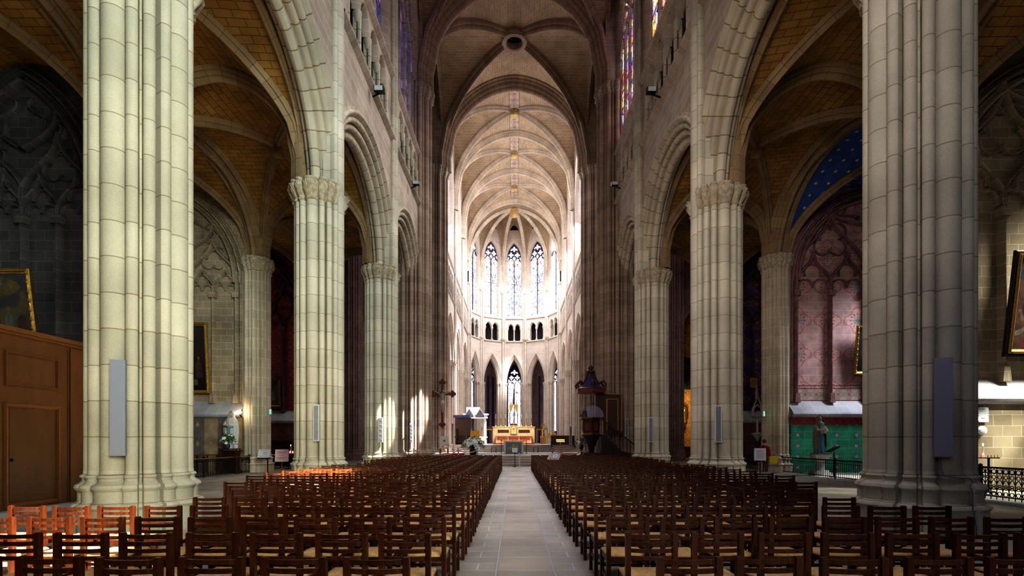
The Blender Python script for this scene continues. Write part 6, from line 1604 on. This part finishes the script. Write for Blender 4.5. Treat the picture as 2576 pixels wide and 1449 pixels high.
# --- visitor in a red jacket by the right aisle pillar
q = at(1926, 1130, 25.8); t = thing('person', 'visitor in dark red jacket carrying a yellow bag by the right aisle pillar', 'person', (q.x, 25.9, 0), None, 2.2)
J = [(0, 0, .92), (0, 0, 1.1), (0, 0, 1.32), (0, 0, 1.42), (0, -.02, 1.48), (-.17, 0, 1.32), (-.22, .02, 1.08), (-.2, -.1, .86), (.17, 0, 1.32), (.22, .02, 1.08), (.2, -.1, .86), (-.09, 0, .86), (-.1, -.03, .48), (-.1, .03, .09), (-.1, -.1, .04), (.09, 0, .86), (.1, .02, .48), (.1, .08, .09), (.1, -.05, .04)]
E = [(0, 1), (1, 2), (2, 3), (3, 4), (2, 5), (5, 6), (6, 7), (2, 8), (8, 9), (9, 10), (0, 11), (11, 12), (12, 13), (13, 14), (0, 15), (15, 16), (16, 17), (17, 18)]
skin_body('body', J, E, [.14, .13, .14, .055, .06, .075, .05, .035, .075, .05, .035, .085, .06, .042, .04, .085, .06, .042, .04], M['skin_paint'], t)
m = MB(); robe(m, 1.0, [(.22, .80), (.2, .95), (.19, 1.1), (.22, 1.25), (.2, 1.36), (.08, 1.43)], 5, .03, 1.05, .75); [m.tube([(s * .17, 0, 1.34), (s * .235, .02, 1.08), (s * .21, -.1, .88)], [.085, .068, .055], 10) for s in (-1, 1)]; P('jacket', m, M['jacket_red'], t)
m = MB(); [m.tube([(s * .09, .0, .9), (s * .1, -.01, .48), (s * .1, .04, .08)], [.105, .08, .065], 12) for s in (-1, 1)]; P('trousers', m, M['trouser'], t)
m = MB(); head(m, 1.57, .098); [m.ball((s * .085, .0, 1.56), (.015, .03, .035), 6, 4) for s in (-1, 1)]; P('head', m, M['skin_paint'], t); m = MB(); m.ball((0, .02, 1.61), (.1, .11, .1), 14, 8); P('hair', m, M['hair'], t)
m = MB(); [hand(m, (s * .205, -.11, .86), (0, -.2, -1), (s, 0, 0), .15) for s in (-1, 1)]; P('hands', m, M['skin_paint'], t)
t = thing('yellow_bag', 'yellow shoulder bag held beside the visitor in the red jacket', 'bag', (q.x + .30, 25.62, .52)); m = MB(); m.box((0, 0, .17), (.38, .12, .34)); P('bag', m, M['bag_yellow'], t, bev=.02); m = MB(); m.tube([(-.14, 0, .33), (-.09, 0, .5), (.02, 0, .55), (.1, 0, .5), (.14, 0, .33)], .012, 6); P('strap', m, M['bag_yellow'], t)
# ------------------------------------------------------------------ camera
cam = bpy.data.cameras.new('camera'); co = bpy.data.objects.new('camera', cam); COL.objects.link(co)
co.location = (0, 0, EYE); co.rotation_euler = (pi / 2, 0, 0)
cam.sensor_width = 36.0; cam.lens = 36.0 * F / 2576.0
cam.shift_x = (1288 - X0) / 2576.0; cam.shift_y = (YH - 724.5) / 2576.0
cam.clip_start = .05; cam.clip_end = 300
SC.camera = co
# ------------------------------------------------------------------ light
w = bpy.data.worlds.new('world'); SC.world = w; w.use_nodes = True
w.node_tree.nodes['Background'].inputs[0].default_value = (.55, .62, .8, 1); w.node_tree.nodes['Background'].inputs[1].default_value = .006
def aim(o, target):
    o.rotation_euler = (Vector(target) - o.location).to_track_quat('-Z', 'Y').to_euler()
def area(name, loc, target, sx, sy, power, col=(1, 1, 1), spread=None):
    l = bpy.data.lights.new(name, 'AREA'); l.shape = 'RECTANGLE'; l.size = sx; l.size_y = sy; l.energy = power; l.color = col
    if spread: l.spread = radians(spread)
    o = bpy.data.objects.new(name, l); COL.objects.link(o); o.location = loc; aim(o, target); return o
def spot(name, loc, target, power, deg, col=(1, 1, 1), blend=.15, r=.1):
    l = bpy.data.lights.new(name, 'SPOT'); l.energy = power; l.spot_size = radians(deg); l.spot_blend = blend; l.color = col; l.shadow_soft_size = r
    o = bpy.data.objects.new(name, l); COL.objects.link(o); o.location = loc; aim(o, target); return o
def point(name, loc, power, col=(1, 1, 1), r=.2):
    l = bpy.data.lights.new(name, 'POINT'); l.energy = power; l.color = col; l.shadow_soft_size = r
    o = bpy.data.objects.new(name, l); COL.objects.link(o); o.location = loc; return o
# daylight of the west end behind the camera, falling mostly on the left arcade
area('west_window_and_fill', (5.5, -5, 7), (-7.2, 15, 5.5), 4, 7, 430, (.93, 1.0, .84), 60)
area('west_window_and_fill', (5.5, -4, 17), (-7.0, 19, 14), 4, 7, 250, (.74, .93, 1.0), 55)
area('west_window_and_fill', (-3.5, -5, 10), (7.6, 25, 10), 5, 8, 200, (1, .91, .82), 48)
area('west_window_and_fill', (-1.5, -4, 7), (7.4, 9.5, 6), 3, 6, 42, (.70, .72, 1.0), 80)  # added bluish fill for the nearest right pillar, no window of its own
area('nave_fill_light', (0, 12, 24.5), (0, 18, 0), 8, 20, 500, (.96, .90, 1.0), 60)
# clerestory daylight of the right (south) side
for y in (22.5, 31): area('clerestory_light', (5.9, y, 24), (-6, y + 1, 12), 4, 6, 260, (1, .93, .88), 90)
# choir and apse
for y in (49.1, 56.2, 63.6):
    area('choir_window_light', (5.6, y, 24), (-5, y, 12), 4.5, 7, 1050, (.92, .94, 1.0))
    area('choir_window_light', (-5.6, y, 24), (5, y, 14), 4.5, 7, 400, (.82, .88, 1.0))
area('apse_light', (0, 70.3, 24), (0, 58, 8), 5, 8, 420, (.85, .88, 1.0))
area('apse_light', (4.2, 68.5, 22), (-4, 66, 8), 2, 7, 600, (1, .97, 1.0))
area('choir_vault_light', (0, 57, 20), (0, 57, 33), 6, 20, 260, (1, .82, .62))
area('ambulatory_light', (0, 83, 9), (0, 70, 5), 3, 7, 200, (.8, .8, 1))
area('crossing_light', (9.5, 40, 22), (-6, 40, 12), 6, 8, 150, (1, .86, .82))
# aisles and chapels
for sg in (-1, 1):
    for y in (5, 14, 22.8, 31.5):
        area('chapel_window_light', (sg * (CHX[sg] - .6), y, 9), (sg * 10, y + 2, 6), 3, 6, 20, (1, .84, .58) if sg < 0 else (1, .9, .78))
point('virgin_lamp_light', LAMP + Vector((.05, -.15, 0)), 6, (1, .72, .42), .08)
area('chapel_sun', (20.5, 24.0, 10), (16.5, 26.6, 3), 2, 3, 150, (.88, .92, 1), 80)
area('chapel_sun', (20.5, 14.5, 11), (16.2, 17, 2), 2, 3, 330, (1, 1, .84), 60)
spot('golden_chapel_lamp', (17, 48.5, 6), (17, 52, 4), 380, 120, (1, .7, .3), .8, .3)
spot('altar_fill_spot', (0, 54, 11), (0, 61, 2.4), 5200, 36, (1, .84, .58), .8, .2)  # added warm spot to brighten the altar front, no lamp hangs there
spot('chapel_floor_sun', (20.8, 21.5, 9.5), (15.6, 23.2, 0), 9000, 17, (.95, .98, 1), .6, .05)
spot('chapel_wall_sun', (20.8, 12.5, 9), (15.9, 16.9, 1.9), 5500, 12, (1, 1, .82), .7, .05)
# sunbeams through the right-hand clerestory
SUN = (1.0, .90, .68)
spot('sunbeam', (5.8, -1.5, 22), (-5.75, 5.6, .6), 260000, 7.6, SUN, .35, .05)
spot('sunbeam', (5.8, 9.5, 22), (-5.6, 13.6, .8), 1300000, 6.6, SUN, .35, .05)
spot('sunbeam', (5.8, 19.5, 22), (-6.2, 23.2, .8), 160000, 5, SUN, .5, .05)
spot('sunbeam', (5.8, 22.4, 22), (-6.5, 26.3, 2.6), 90000, 4.2, (1, .95, .75), .5, .05)
spot('sunbeam', (5.8, 31, 23), (-6.4, 33.9, 3.2), 240000, 5.2, (1, .93, .86), .5, .05)
spot('sunbeam', (5.4, 52, 24), (-4.6, 55.5, 2.8), 400000, 11, (1, .95, .9), .5, .1)
spot('sunbeam', (5.4, 57, 24), (-5.6, 52, 9), 60000, 16, (.95, .93, 1), .8, .1)
spot('sunbeam', (4.2, 66.5, 23), (-6, 53, 7), 260000, 30, (.93, .93, 1), .9, .2)
spot('sunbeam', (5.2, 61, 24), (-.9, 72, 10.5), 30000, 15, (1, .98, 1), 1.0, .6)
spot('sunbeam', (-3, 60, 22), (5.4, 51.5, 27.5), 9000, 14, (1, .98, .95), .6, .1)  # set inside the choir, aimed up at the right wall, not a clerestory beam
try:
    SC.view_settings.view_transform = 'Standard'; SC.view_settings.look = 'High Contrast'
except Exception: pass
SC.view_settings.exposure = 0.0
SC.cycles.use_denoising = True
SC.cycles.use_adaptive_sampling = True; SC.cycles.adaptive_threshold = .035
SC.cycles.max_bounces = 5; SC.cycles.diffuse_bounces = 4; SC.cycles.glossy_bounces = 3; SC.cycles.transmission_bounces = 4
SC.cycles.sample_clamp_indirect = 6.0; SC.cycles.caustics_reflective = False; SC.cycles.caustics_refractive = False
